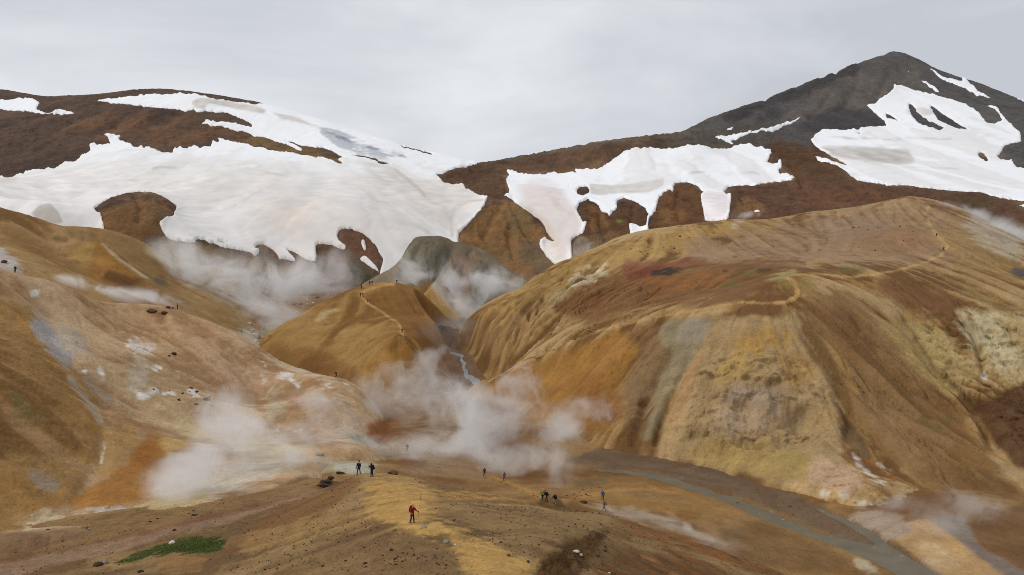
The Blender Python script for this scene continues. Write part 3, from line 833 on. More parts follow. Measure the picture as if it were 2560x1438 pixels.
for k_, (p_, o_) in enumerate((([(300, 380), (700, 400), (1000, 430), (1200, 500), (1100, 600), (700, 640), (300, 500)], .28), ([(900, 440), (1180, 490), (1130, 590), (980, 640), (860, 560)], .5), ([(1290, 450), (1430, 470), (1440, 640), (1340, 560)], .5), ([(1560, 380), (1900, 375), (1960, 440), (1700, 460), (1500, 450)], .35), ([(2050, 340), (2500, 330), (2560, 480), (2150, 450)], .35))):
    paint(S_, p_, (204, 198, 192), o_, 40, 20, 2.4, .6)                     # dust lines drawn down by melt water
for p_, w_ in (([(615, 428), (680, 438), (760, 456)], 2.5), ([(380, 427), (410, 422), (448, 424)], 5), ([(985, 425), (1040, 470), (1062, 498)], 5), ([(700, 300), (760, 312), (830, 330)], 3), ([(1700, 440), (1790, 432), (1900, 438)], 3), ([(2060, 345), (2200, 352), (2380, 350)], 4), ([(440, 530), (470, 522)], 5)):
    paint(S_, stroke(p_, w_), (176, 172, 170), .6, 4, 4, .6, .5)
for q_ in range(9):
    paint(S_, stroke([(815+q_*20, 335+q_*7), (850+q_*19, 347+q_*6), (905+q_*14, 372+q_*4)], 2.2), (122, 128, 136), .6, 3, 5, .6, .9)
snow_lift = 1.2+FAR.nf*0.6
SNOW = drape(FAR, 'snow_field', m_snow, snow_lift, M_SNOW, S_.col, 0.5, 0.35, 1.4, .49)
tag(SNOW, kind='structure')
# --- grey-green hump behind the cone, with a small yellow pyramid in front of it
hump = [(1080, 680, 396), (1150, 645, 412), (1000, 745, 374), (1150, 735, 378), (1260, 765, 368), (1200, 690, 395), (960, 720, 395), (1340, 760, 372),
        (1066, 704, 360), (1110, 750, 352), (1155, 800, 342), (1035, 724, 352), (1080, 790, 340), (980, 770, 348), (1230, 810, 345), (1350, 800, 350)]
hump_c = [(960, 690, 425), (1005, 652, 425), (1024, 617, 426), (1060, 597, 428), (1096, 592, 430), (1130, 599, 432), (1180, 618, 432), (1240, 648, 425), (1300, 690, 415), (1350, 722, 405)]
HUMP = make_hill('grey_hill', survey(hump, [(hump_c, 30, 22)]), 900, 1420, 3.0, 335, 462, 150, 0.7, gully=(0.7, 0.7), nz=(0.8, 26), seed=8, fine=3.5, lump=(7.0, 34), rills=1.6)
cut(HUMP, [(1130, 612), (1100, 650), (1070, 685), (1040, 720)], [8, 14, 18, 20], 14, 11)
cut(HUMP, [(1225, 655), (1215, 700), (1200, 750)], [6, 12, 14], 12, 8)
cut(HUMP, [(1050, 610), (1030, 650), (1000, 690)], [6, 10, 12], 10, 6)
cut(HUMP, [(1170, 640), (1150, 690), (1130, 740)], [6, 12, 14], 12, 6)
cut(HUMP, [(1280, 690), (1270, 730), (1250, 770)], [6, 12, 14], 12, 6)
refresh(HUMP)
base_colour(HUMP, [(104, 94, 76), (118, 106, 86), (134, 116, 92)], 0.7)
paint(HUMP, ell(1150, 690, 40, 70, 20), (128, 96, 70), .7, 30, 20, .5)
paint(HUMP, ell(1080, 650, 60, 40, 20), (108, 102, 84), .8, 30, 16)
paint(HUMP, ell(1235, 690, 50, 40, 30), (112, 108, 96), .8, 30, 16, .5)
paint(HUMP, [(1030, 712), (1066, 700), (1100, 735), (1160, 795), (1100, 800), (1030, 770)], (166, 128, 72), .9, 8, 6)
paint(HUMP, stroke([(1075, 705), (1110, 735), (1165, 785), (1200, 800)], 22), (196, 184, 168), .6, 12, 12, .6)
m = mask_at([[(1272, 660), (1300, 664), (1319, 672), (1313, 696), (1295, 678)], [(1360, 672), (1375, 668), (1392, 684), (1372, 690)]], 3, HUMP.u+HUMP.wx*3, HUMP.v+HUMP.wy*3)
finish(HUMP, M_EARTH)
o = drape(HUMP, 'snow_patch', m, 0.5, M_SNOW, np.tile(lin((228, 226, 224)), (len(HUMP.x), 1)), .5, .1)
if o: tag(o, kind='structure')

HUMP_DONE = True

# --- ochre ridges at the left, behind the near left slope
back = [(376, 622, 345), (400, 682, 330), (434, 726, 315), (506, 726, 330), (579, 762, 322), (640, 832, 310), (560, 672, 372), (650, 740, 360), (700, 810, 330),
        (239, 601, 308), (174, 640, 300), (250, 702, 282), (340, 692, 295), (300, 640, 318), (200, 590, 328), (270, 600, 332), (130, 600, 318), (60, 578, 310), (0, 547, 312),
        (0, 594, 285), (108, 645, 276), (231, 703, 262), (310, 742, 255), (120, 626, 298), (40, 600, 297), (60, 668, 240), (0, 640, 250), (-150, 560, 290), (-350, 560, 270),
        (180, 735, 242), (300, 765, 248), (450, 790, 265), (560, 850, 265), (-300, 650, 235), (660, 870, 285), (480, 690, 350)]
back_c = [(-350, 440, 320), (-150, 478, 325), (0, 517, 330), (80, 541, 337), (137, 561, 342), (203, 565, 350), (260, 572, 352), (311, 585, 354), (347, 601, 352)]
BACK = make_hill('ochre_ridge', survey(back, [(back_c, 40, 30)], [((u-CU)/F*400, 400, -25) for u in (-300, 0, 300, 600)]), -330, 760, 3.0, 232, 400, 190, 0.6,
                 gully=(0.7, 0.9), nz=(0.6, 22), seed=12, fine=3.0)
base_colour(BACK, [(122, 88, 48), (146, 110, 64), (160, 126, 82)], 0.9)
paint(BACK, [(150, 560), (330, 580), (400, 660), (460, 740), (380, 700), (260, 600), (190, 610)], (130, 102, 62), .7, 26, 14)
paint(BACK, [(0, 560), (120, 610), (240, 700), (150, 690), (0, 590)], (128, 92, 50), .7, 24, 14)
paint(BACK, [(175, 640), (239, 600), (256, 608), (370, 697), (300, 710), (230, 700)], (150, 106, 48), .95, 10, 8)
paint(BACK, [(175, 640), (225, 608), (245, 640), (215, 680)], (166, 136, 80), .7, 14, 10)  # lit left face of the pyramid put into the colour
paint(BACK, ell(265, 650, 30, 18), (168, 122, 58), .7, 14, 8)
paint(BACK, [(270, 670), (370, 697), (330, 725), (250, 705)], (90, 56, 28), .85, 16, 8)  # shaded lower right of the pyramid put into the colour
paint(BACK, stroke([(250, 606), (300, 648), (370, 697)], 7), (190, 172, 140), .7, 5, 3)
paint(BACK, [(0, 600), (110, 650), (240, 706), (330, 760), (150, 720), (0, 640)], (160, 128, 80), .8, 18, 10)
paint(BACK, [(-100, 620), (0, 615), (40, 650), (75, 690), (30, 680), (-100, 660)], (178, 172, 166), .85, 14, 14, .6)
paint(BACK, ell(150, 600, 24, 8, 10), (110, 66, 44), .6, 8, 5)
paint(BACK, ell(140, 597, 10, 4), (110, 110, 50), .6, 4, 3)
paint(BACK, [(360, 600), (440, 640), (560, 660), (500, 690), (420, 660)], (186, 174, 138), .8, 18, 12)
paint(BACK, [(440, 670), (640, 700), (700, 800), (600, 760), (480, 720)], (178, 170, 152), .7, 30, 20)
paint(BACK, ell(400, 702, 20, 9, 20), (80, 76, 70), .6, 8, 6)
paint(BACK, [(450, 715), (520, 722), (600, 775), (660, 850), (560, 850), (440, 760)], (148, 118, 72), .8, 18, 10)
paint(BACK, [(560, 810), (640, 830), (670, 850), (650, 870)], (190, 184, 168), .7, 12, 12)
finish(BACK, M_EARTH)

# --- near left slope with the white fumarole patches and the orange apron
left = [(60, 1322, 105), (250, 1302, 109), (500, 1245, 121), (640, 1205, 131), (770, 1152, 150), (900, 1112, 172), (950, 1070, 190), (925, 1005, 213),
        (400, 900, 205), (300, 1000, 172), (500, 1000, 185), (650, 1000, 204), (700, 1085, 175), (400, 1150, 139), (300, 1230, 123), (600, 1120, 160), (520, 1180, 138),
        (150, 870, 180), (250, 1000, 165), (265, 1110, 140), (170, 1285, 112), (100, 780, 200), (60, 750, 195), (0, 770, 184), (100, 900, 160), (160, 1000, 146), (130, 1150, 128), (0, 1000, 135), (0, 1200, 116),
        (-200, 800, 165), (-200, 1000, 125), (-200, 1250, 106), (-350, 900, 130), (330, 800, 232), (560, 880, 225), (220, 1250, 117), (350, 1085, 152), (-350, 1300, 98),
        (100, 1370, 97), (300, 1340, 103), (560, 1270, 114), (700, 1215, 128), (820, 1175, 142), (960, 1140, 165), (-200, 1420, 93), (200, 930, 172)]
left_c = [(-350, 605, 185), (-200, 630, 192), (-100, 650, 199), (37, 680, 207), (130, 703, 218), (200, 735, 228), (330, 757, 241), (443, 772, 250), (500, 795, 248), (560, 826, 245), (650, 873, 241),
          (700, 905, 239), (760, 926, 238), (840, 943, 235), (890, 965, 228)]
low = [((u-CU)/F*Y, Y, -44) for u, Y in ((-350, 84), (0, 88), (300, 92), (600, 102), (800, 120), (960, 145), (1010, 180), (1000, 215), (980, 245))]
LEFT = make_hill('fumarole_slope', survey(left, [(left_c, 26, 12)], low), -330, 1010, 2.6, 90, 275, 330, 0.4, gully=(0.6, 0.8), nz=(0.4, 18), seed=21, fine=2.2)
# the gullies that cut it
gl = mask_at([stroke([(85, 740), (150, 860), (205, 930), (250, 1010), (262, 1090), (255, 1150), (215, 1220), (172, 1290)], [10, 22, 26, 22, 14, 16, 16, 18])], 26, LEFT.u, LEFT.v)
LEFT.z -= gl*1.6
gl2 = mask_at([stroke([(440, 1000), (360, 985), (300, 960), (240, 930)], 14)], 16, LEFT.u, LEFT.v)
LEFT.z -= gl2*0.8
crumble(LEFT, [[(40, 1270), (330, 1255), (540, 1225), (540, 1260), (330, 1310), (40, 1335)]], 30, 1.3, 2.6, 471)
crumble(LEFT, [[(130, 830), (280, 900), (420, 950), (560, 990), (480, 1060), (300, 1010), (180, 940)]], 60, 1.2, 4.0, 481)
crumble(LEFT, [[(-300, 780), (60, 770), (240, 1020), (170, 1280), (-300, 1300)]], 60, 1.0, 5.0, 491)
refresh(LEFT)
base_colour(LEFT, [(146, 110, 72), (170, 136, 96), (182, 152, 114)], 1.0)
paint(LEFT, [(-350, 780), (60, 760), (140, 880), (240, 1010), (262, 1100), (180, 1270), (0, 1320), (-350, 1320)], (140, 104, 54), .9, 24, 14, .9)
paint(LEFT, [(-350, 900), (0, 860), (120, 990), (200, 1130), (100, 1140), (-350, 1100)], (106, 74, 36), .75, 30, 20, 1.3)
paint(LEFT, [(0, 960), (70, 1000), (120, 1080), (30, 1060)], (112, 98, 58), .6, 26, 20, .8)
paint(LEFT, stroke([(60, 790), (140, 900), (210, 1000), (250, 1080)], 30), (158, 116, 56), .6, 18, 14, .8)
paint(LEFT, [(70, 790), (100, 795), (150, 860), (190, 920), (170, 925), (110, 860)], (146, 146, 144), .75, 18, 14, .9, nv=.7)
paint(LEFT, [(130, 820), (200, 830), (230, 880), (170, 880)], (168, 156, 140), .6, 18, 16, .6)
paint(LEFT, stroke([(170, 945), (215, 1000), (255, 1060)], 18), (170, 152, 124), .8, 10, 6, .5)
paint(LEFT, [(190, 920), (240, 940), (300, 990), (260, 1000), (215, 960)], (128, 112, 92), .7, 16, 12, .5)
paint(LEFT, [(280, 900), (420, 900), (520, 990), (500, 1090), (330, 1010)], (162, 136, 98), .7, 40, 20, .6)
paint(LEFT, [(315, 845), (345, 840), (390, 862), (385, 885), (335, 880), (318, 865)], (202, 195, 184), .8, 10, 12, .3, 1.0)
paint(LEFT, [(330, 880), (380, 884), (370, 960), (330, 990)], (178, 164, 140), .6, 16, 8, .7)
for e in (ell(370, 985, 32, 12, -25), ell(480, 980, 16, 12, 40), ell(258, 930, 11, 9), ell(216, 925, 7, 7), ell(392, 930, 12, 8), ell(712, 944, 20, 9, -5), ell(656, 945, 10, 8),
          ell(735, 965, 14, 6, 25), ell(660, 903, 12, 5), ell(90, 735, 14, 10), ell(815, 970, 14, 5, 20), ell(860, 962, 8, 4), ell(700, 1075, 12, 5), ell(745, 1075, 10, 5), ell(425, 985, 14, 7), ell(850, 1005, 16, 5, 20)):
    paint(LEFT, e, (208, 201, 190), .8, 9, 12, .3, 1.1)
paint(LEFT, [(640, 880), (700, 900), (770, 930), (850, 950), (840, 960), (760, 940), (690, 912)], (186, 166, 134), .8, 8, 5, .3)
paint(LEFT, [(700, 985), (760, 990), (780, 1015), (740, 1020)], (150, 98, 58), .7, 14, 10, .4)
paint(LEFT, [(660, 970), (720, 1000), (720, 1060), (670, 1040)], (160, 150, 122), .6, 24, 14, .4)
paint(LEFT, [(740, 985), (850, 985), (930, 1060), (900, 1110), (800, 1100)], (176, 150, 122), .7, 24, 14)
paint(LEFT, ell(560, 930, 120, 60, 20), (182, 150, 118), .6, 70, 30, .8)
paint(LEFT, ell(440, 830, 120, 40, 10), (170, 132, 90), .5, 60, 30, .6)
paint(LEFT, ell(620, 1040, 110, 40, 15), (186, 164, 132), .6, 60, 30, .6)
paint(LEFT, [(420, 1030), (560, 1060), (760, 1130), (700, 1180), (560, 1110), (430, 1080)], (186, 164, 116), .7, 30, 16)
paint(LEFT, [(350, 1090), (400, 1085), (420, 1130), (400, 1200), (340, 1260), (200, 1280), (180, 1270), (230, 1200), (320, 1160)], (154, 104, 42), .95, 22, 16, .5)
paint(LEFT, ell(360, 1140, 36, 50, 20), (140, 86, 32), .7, 24, 14, .5)
paint(LEFT, [(260, 1060), (330, 1060), (350, 1110), (290, 1170), (230, 1210), (260, 1130)], (160, 124, 70), .8, 16, 10, .4)
paint(LEFT, ell(430, 1110, 40, 14, 10), (178, 146, 80), .8, 16, 10)
paint(LEFT, [(400, 1200), (480, 1170), (760, 1150), (640, 1200), (520, 1240), (400, 1250)], (188, 176, 156), .8, 22, 14)
paint(LEFT, [(-300, 1150), (60, 1190), (160, 1230), (160, 1280), (0, 1330), (-300, 1400)], (142, 104, 54), .8, 24, 12)
paint(LEFT, [(60, 1190), (110, 1180), (140, 1215), (100, 1225)], (132, 122, 106), .65, 22, 14, .8, .8)
paint(LEFT, [(70, 1300), (120, 1275), (170, 1300), (150, 1320), (70, 1325)], (186, 168, 132), .8, 12, 12, .3, .9)
paint(LEFT, [(190, 1290), (240, 1275), (310, 1270), (330, 1285), (220, 1305)], (178, 172, 160), .8, 12, 12, .3, .9)
paint(LEFT, [(320, 1270), (450, 1235), (540, 1235), (430, 1275), (330, 1290)], (176, 154, 106), .8, 8, 6)
paint(LEFT, stroke([(180, 1312), (280, 1308), (380, 1292)], 6), (118, 118, 62), .7, 5, 4)
paint(LEFT, [(-300, 1345), (100, 1330), (400, 1300), (700, 1220), (760, 1190), (820, 1210), (600, 1290), (300, 1380), (-300, 1460)], (122, 92, 60), .9, 12, 8)
paint(LEFT, [(780, 1140), (860, 1150), (960, 1165), (940, 1190), (800, 1180)], (160, 140, 104), .8, 12, 8)
paint(LEFT, ell(952, 1080, 34, 26, 10), (142, 86, 40), .95, 12, 8)
paint(LEFT, ell(905, 1098, 40, 10, 20), (150, 146, 124), .8, 10, 8)
paint(LEFT, stroke([(255, 1100), (262, 1120), (250, 1160)], 4), (206, 196, 176), .7, 3, 3)
LEFT.col *= np.array((1.06, 1.08, 1.14))
finish(LEFT, M_EARTH)

# --- the ochre cone in the middle
cone = [(904, 741, 317), (920, 757, 311), (960, 785, 298), (1000, 816, 279), (1005, 834, 270), (1010, 852, 263), (1060, 890, 266), (1150, 957, 279),
        (800, 850, 275), (700, 872, 276), (650, 866, 282), (750, 922, 261), (850, 965, 246), (950, 975, 246), (1000, 905, 257), (1100, 850, 287), (1130, 905, 287), (1165, 872, 301),
        (1050, 790, 312), (850, 800, 296), (1060, 975, 258), (600, 880, 280), (900, 880, 265), (1185, 930, 290)]
cone_c = [(640, 858, 286), (672, 833, 291), (720, 803, 300), (800, 757, 314), (870, 724, 324), (930, 709, 330), (990, 707, 335), (1040, 724, 335), (1100, 760, 331), (1150, 800, 325), (1172, 822, 318)]
CONE = make_hill('ochre_cone', survey(cone, [(cone_c, 40, 24)], [(w3(u, 700, Y)[0], Y, -50) for u, Y in ((560, 255), (700, 235), (900, 222), (1100, 235), (1230, 270), (1230, 330))]),
                 540, 1250, 2.6, 225, 372, 230, 0.45, gully=(0.35, 0.35), nz=(0.3, 16), seed=31, fine=2.0)
open_creek(CONE)
refresh(CONE)
base_colour(CONE, [(120, 84, 40), (144, 106, 54), (158, 122, 68)], 1.2)
paint(CONE, [(905, 740), (990, 708), (1150, 800), (1170, 870), (1100, 890), (1040, 860), (1010, 830), (960, 780)], (124, 84, 40), .75, 14, 10, .5)
paint(CONE, [(650, 870), (800, 870), (900, 950), (850, 980), (720, 930)], (118, 80, 40), .7, 24, 14, .5)
paint(CONE, [(900, 920), (960, 880), (1020, 850), (1080, 900), (1000, 960), (920, 970)], (164, 118, 52), .8, 22, 12, .5)
paint(CONE, ell(818, 788, 34, 6, -22), (182, 158, 116), .7, 10, 8, .5)
paint(CONE, ell(835, 845, 40, 8, -15), (170, 132, 78), .6, 12, 10, .7)
paint(CONE, [(1080, 900), (1170, 870), (1200, 930), (1160, 970), (1080, 960)], (140, 104, 70), .7, 20, 10)
CP1 = stroke([(990, 709), (945, 715), (910, 728), (902, 742), (925, 762), (965, 788), (995, 806), (1004, 825), (1008, 848)], [4, 5, 5, 6, 6, 5, 5, 7, 4])
paint(CONE, CP1, (186, 144, 84), .9, 4, 2, .1)
finish(CONE, M_EARTH)
mp_ = mask_at(CP1, 4, CONE.u, CONE.v)
CPATH = drape(CONE, 'path', mp_, 0.05, M_EARTH, CONE.col, .5, .0, 0); tag(CPATH, kind='structure')
# --- the great right-hand hill
right = [(1170, 872, 302), (1200, 905, 292), (1230, 962, 274), (1150, 992, 262), (1300, 1062, 226), (1500, 1107, 195), (1600, 1122, 188), (1700, 1147, 182), (1900, 1203, 165), (2050, 1262, 152), (2200, 1312, 142),
         (1600, 640, 345), (1800, 622, 352), (2000, 622, 352), (2342, 592, 350), (2360, 627, 332), (2250, 672, 288), (2100, 690, 266), (1985, 690, 250), (1995, 730, 237), (1980, 757, 228), (1800, 722, 268), (1700, 692, 293), (1600, 722, 288),
         (1450, 702, 328), (1400, 762, 303), (1300, 805, 298), (1235, 850, 293), (1850, 757, 232), (1700, 785, 236), (1600, 805, 240), (1500, 832, 246), (1400, 868, 252), (1300, 912, 260), (1218, 955, 269),
         (1600, 772, 260), (1450, 812, 276), (1600, 900, 221), (1600, 1000, 205), (1450, 985, 224), (1750, 900, 211), (1700, 1000, 197), (1600, 1080, 191), (1930, 850, 211), (1900, 950, 197), (1880, 1050, 185), (1880, 1135, 175),
         (2050, 1000, 191), (2000, 1105, 175), (2100, 742, 240), (2200, 792, 236), (2260, 882, 220), (2350, 982, 203), (2430, 1072, 189), (2500, 1152, 177), (2300, 762, 254), (2450, 762, 257), (2400, 850, 239), (2500, 900, 227), (2560, 800, 260),
         (2480, 700, 298), (2560, 700, 308), (2110, 1062, 182), (2200, 1052, 185), (2300, 1082, 179), (2250, 1182, 164), (2400, 1182, 164), (2350, 1285, 149), (2560, 1230, 162), (2750, 800, 245), (2750, 1000, 200), (2900, 900, 215), (2750, 1180, 165),
         (2440, 980, 207), (2480, 1050, 193), (2560, 1000, 208), (2160, 1180, 163), (1350, 960, 246), (2250, 560, 400), (2000, 570, 405), (2420, 590, 372)]
right_c = [(1165, 802, 330), (1250, 746, 350), (1330, 700, 366), (1400, 660, 380), (1440, 641, 386), (1520, 606, 396), (1600, 580, 406), (1700, 563, 416), (1800, 550, 426), (2000, 534, 446), (2200, 504, 466), (2290, 490, 472),
           (2370, 515, 464), (2440, 540, 450), (2520, 580, 424), (2600, 625, 405), (2750, 700, 380), (2900, 760, 360)]
rlow = [(w3(u, 700, Y)[0], Y, -56) for u, Y in ((1060, 290), (1060, 255), (1200, 225), (1400, 190), (1600, 168), (1800, 156), (2000, 142), (2200, 130), (2400, 132), (2600, 140), (2850, 140))]
def right_mod(u, v):
    a = mask_at([[(1150, 880), (1320, 715), (1480, 690), (1720, 715), (1600, 790), (1420, 850), (1250, 945)]], 60, u, v)
    b = mask_at([[(2010, 780), (2250, 860), (2470, 1090), (2380, 1150), (2130, 1040)]], 60, u, v)
    c = mask_at([[(1650, 820), (1990, 800), (2110, 1060), (2200, 1290), (1640, 1140)]], 60, u, v)
    return 0.7+1.5*a+0.8*b-0.45*c
RIGHT = make_hill('banded_hill', survey(right, [(right_c, 36, 16)], rlow), 1040, 2800, 3.0, 138, 500, 470, 0.45, pw=1.22, gully=(1.0, 1.2), nz=(0.5, 20), seed=41, fine=2.6, steps=40, rills=1.2, mod=right_mod)
cut(RIGHT, [(1690, 860), (1650, 940), (1610, 1020), (1585, 1110)], [12, 16, 18, 18], 14, 3.6)
cut(RIGHT, [(1720, 900), (1690, 970), (1650, 1050), (1640, 1110)], [8, 12, 12, 12], 10, 2.6)
cut(RIGHT, [(1985, 780), (2045, 870), (2095, 960), (2125, 1050), (2120, 1110)], [10, 20, 24, 24, 14], 18, 2.4)
cut(RIGHT, [(2250, 790), (2290, 850), (2340, 920), (2400, 970), (2450, 1030), (2490, 1110)], [8, 14, 18, 18, 26, 34], 14, 4.4)
cut(RIGHT, [(2380, 760), (2430, 830), (2455, 900), (2460, 940)], [6, 10, 12, 10], 10, 2.4)
cut(RIGHT, [(2130, 790), (2190, 880), (2250, 960), (2330, 1050)], 10, 12, 1.8)
cut(RIGHT, [(1830, 985), (1870, 1000), (1900, 990)], 7, 7, 1.5); cut(RIGHT, [(1990, 960), (2005, 990), (2040, 975)], 7, 7, 1.4); cut(RIGHT, [(1760, 1130), (1790, 1140), (1815, 1128)], 7, 7, 1.3); cut(RIGHT, [(1790, 890), (1840, 880), (1880, 895)], 6, 7, 1.1)
cut(RIGHT, [(1570, 815), (1640, 808), (1700, 795)], 8, 8, 0.9)
cut(RIGHT, [(1520, 850), (1560, 822), (1600, 815)], 8, 8, 1.2)
# broken clay on the nose of the hill
nose = mask_at([[(1780, 860), (1990, 860), (2080, 1000), (2110, 1080), (2000, 1120), (1850, 1130), (1680, 1120), (1700, 1000)]], 60, RIGHT.u, RIGHT.v)
rg = 1-np.abs(2*fbm(RIGHT.x/7, (RIGHT.y+RIGHT.z)/7, 5, 401)-1)
nd_ = nose*((rg-0.66)*4.5+(1-np.abs(2*fbm(RIGHT.x/2.6, (RIGHT.y+RIGHT.z)/2.6, 3, 409)-1)-.66)*1.3)
RIGHT.x = RIGHT.x*(1-nd_*.8/RIGHT.y); RIGHT.y = RIGHT.y-nd_*.8      # lumps and overhangs lean out of the face
RIGHT.z += nd_*.35+nose*(fbm(RIGHT.x/15, (RIGHT.y+RIGHT.z)/15, 3, 407)-.5)*10
slump = mask_at([stroke([(1830, 1105), (1860, 1112), (1890, 1112), (1912, 1095)], 8)], 7, RIGHT.u+RIGHT.wx*10, RIGHT.v+RIGHT.wy*10)
RIGHT.z -= slump*2.4
crumble(RIGHT, [[(2250, 790), (2560, 770), (2700, 800), (2700, 1160), (2520, 1150), (2440, 1030), (2330, 930)]], 50, 3.4, 6.0, 431)
crumble(RIGHT, [[(1980, 1200), (2100, 1140), (2260, 1190), (2330, 1290), (2150, 1300)]], 40, 2.2, 4.0, 441)
crumble(RIGHT, [[(1400, 760), (1440, 680), (1560, 660), (1500, 730)]], 40, 2.6, 5.0, 451)
crumble(RIGHT, [[(1500, 870), (1660, 820), (1600, 1000), (1560, 1100), (1440, 1060)]], 60, 2.0, 5.0, 461)
open_creek(RIGHT)
refresh(RIGHT)
base_colour(RIGHT, [(112, 80, 44), (150, 116, 68), (172, 142, 98)], 2.0)
def pr(*a, **k): return paint(RIGHT, *a, **k)
pr([(1180, 800), (1440, 640), (1800, 553), (1990, 540), (1960, 590), (1600, 640), (1450, 700), (1250, 800)], (164, 130, 74), .85, 26, 14, .5)
pr([(1750, 600), (2000, 545), (2290, 495), (2440, 545), (2500, 640), (2350, 670), (2000, 660), (1700, 670)], (148, 120, 90), .85, 40, 20, .6)
pr([(2000, 560), (2200, 520), (2250, 600), (2050, 620)], (138, 114, 92), .6, 40, 20, .6)
pr(ell(2230, 600, 110, 28, -4), (136, 98, 66), .6, 26, 20, .6, nv=.6)
pr([(2320, 560), (2450, 570), (2560, 640), (2560, 720), (2400, 690)], (150, 120, 74), .7, 30, 14)
pr([(1180, 830), (1380, 720), (1500, 720), (1400, 800), (1250, 900), (1190, 890)], (158, 124, 78), .7, 30, 14, .8)
pr([(1380, 740), (1470, 700), (1600, 668), (1900, 652), (2010, 662), (1990, 745), (1800, 752), (1600, 770), (1480, 800), (1390, 790)], (112, 74, 42), .85, 22, 16, .7)
pr([(1600, 700), (1760, 670), (1850, 680), (1760, 720), (1640, 730)], (138, 90, 44), .6, 20, 14, .6)
pr([(1560, 655), (1760, 648), (1700, 668), (1560, 690)], (124, 72, 52), .7, 12, 8, .4)
pr(ell(1620, 682, 60, 10, -14), (110, 52, 40), .7, 10, 8)
pr([(1620, 690), (1640, 676), (1690, 674), (1712, 676), (1670, 688)], (46, 42, 34), .9, 6, 6, .2, nv=.7)
pr(ell(1812, 676, 9, 3), (48, 46, 34), .9, 4, 3); pr(ell(1910, 677, 22, 4, -6), (60, 60, 36), .8, 5, 5, nv=.7)
pr(stroke([(1690, 675), (1740, 668), (1770, 664)], 3), (60, 50, 40), .8, 4, 3)
pr(ell(1860, 684, 34, 8, -6), (96, 92, 44), .6, 8, 8, nv=.7); pr(ell(1828, 708, 26, 8, -20), (92, 88, 42), .6, 8, 8, nv=.7); pr(ell(2130, 674, 40, 9, 4), (94, 92, 44), .6, 10, 8, nv=.7)
pr([(1880, 700), (1930, 685), (1985, 675), (2010, 688), (1950, 700)], (164, 150, 96), .8, 12, 8)
pr([(1950, 690), (2010, 690), (2050, 720), (1990, 735), (1930, 720)], (136, 114, 60), .7, 14, 10)
pr([(1420, 690), (1440, 672), (1520, 668), (1500, 690), (1440, 710)], (190, 178, 150), .8, 22, 18, .9, nv=.7)
pr([(1340, 750), (1420, 715), (1440, 725), (1380, 770)], (174, 156, 112), .6, 14, 12, .7)
pr(ell(1805, 597, 24, 8, 10), (84, 58, 38), .8, 8, 8, nv=.7); pr(ell(1845, 559, 20, 4), (190, 178, 158), .7, 6, 6)
pr([(1200, 965), (1400, 885), (1560, 820), (1650, 815), (1580, 900), (1520, 1080), (1300, 1070), (1180, 1010)], (148, 104, 46), .9, 26, 16, .4)
pr(ell(1500, 1010, 60, 50, 30), (128, 82, 40), .6, 30, 24, .5)
pr(ell(1420, 930, 90, 24, -25), (158, 114, 54), .6, 24, 14, .5)
pr([(1570, 822), (1700, 800), (1720, 860), (1660, 960), (1590, 1110), (1560, 1110), (1560, 980), (1600, 890)], (112, 84, 56), .7, 22, 14, .5)
pr([(1640, 815), (1790, 785), (1760, 860), (1690, 960), (1630, 1110), (1590, 1110), (1640, 990), (1680, 890)], (138, 124, 94), .85, 14, 10, .5)
pr(ell(1735, 830, 50, 26, -20), (146, 134, 116), .6, 18, 14, .5)
pr([(1800, 790), (2010, 775), (2060, 900), (2115, 1050), (2100, 1180), (2210, 1300), (2000, 1240), (1850, 1180), (1640, 1135), (1650, 1060), (1720, 920)], (164, 136, 94), .95, 20, 16, .35)
pr([(1720, 920), (1780, 850), (1720, 980), (1680, 1060), (1650, 1100)], (160, 118, 76), .6, 20, 10, .4)
pr(ell(1905, 850, 80, 40, -10), (168, 128, 58), .7, 26, 20, .5, nv=.7); pr(ell(1830, 930, 50, 40), (166, 134, 72), .6, 26, 20, .5, nv=.7); pr(ell(1985, 920, 40, 50), (164, 124, 64), .6, 26, 20, .4)
pr(ell(1880, 985, 80, 34, 8), (152, 132, 114), .75, 26, 24, .3, nv=.8); pr(ell(1840, 1060, 70, 34), (166, 144, 120), .6, 30, 24, .3, nv=.8)
pr(ell(1950, 1030, 60, 40), (162, 138, 110), .5, 30, 24, .3, nv=.8)
pr([(1660, 1125), (1800, 1090), (2000, 1130), (2060, 1190), (1960, 1210), (1820, 1170)], (162, 134, 76), .75, 22, 16, .3)
pr(ell(1990, 1150, 50, 22, 20), (158, 138, 76), .6, 18, 12)
pr(ell(2085, 1195, 70, 40, 20), (184, 152, 122), .8, 24, 16, .3)
pr([(1950, 1210), (2040, 1215), (2150, 1250), (2210, 1300), (2100, 1280), (2000, 1250)], (190, 156, 108), .8, 14, 10, .3)
pr([(2020, 1250), (2060, 1240), (2110, 1262), (2070, 1270)], (166, 110, 44), .8, 8, 6)
for e in (ell(2060, 1238, 16, 10, 30), ell(2112, 1240, 15, 10, -20), ell(2170, 1262, 26, 12, 20)): pr(e, (206, 194, 172), .85, 6, 8, .2, nv=.8)
pr(stroke([(2128, 1130), (2150, 1160), (2180, 1190), (2215, 1210)], [6, 16, 18, 12]), (202, 192, 176), .85, 8, 10, .3, nv=.9)
pr(stroke([(2150, 1140), (2190, 1172), (2235, 1200)], [6, 14, 12]), (142, 86, 38), .8, 9, 8, .3, nv=.7)
pr(stroke([(2190, 1160), (2225, 1180)], 10), (196, 182, 160), .7, 8, 8, .3, nv=.9)
pr([(1985, 765), (2080, 725), (2250, 860), (2350, 1000), (2450, 1120), (2540, 1250), (2300, 1210), (2150, 1090), (2080, 960), (2020, 860)], (128, 96, 58), .85, 26, 16, .9)
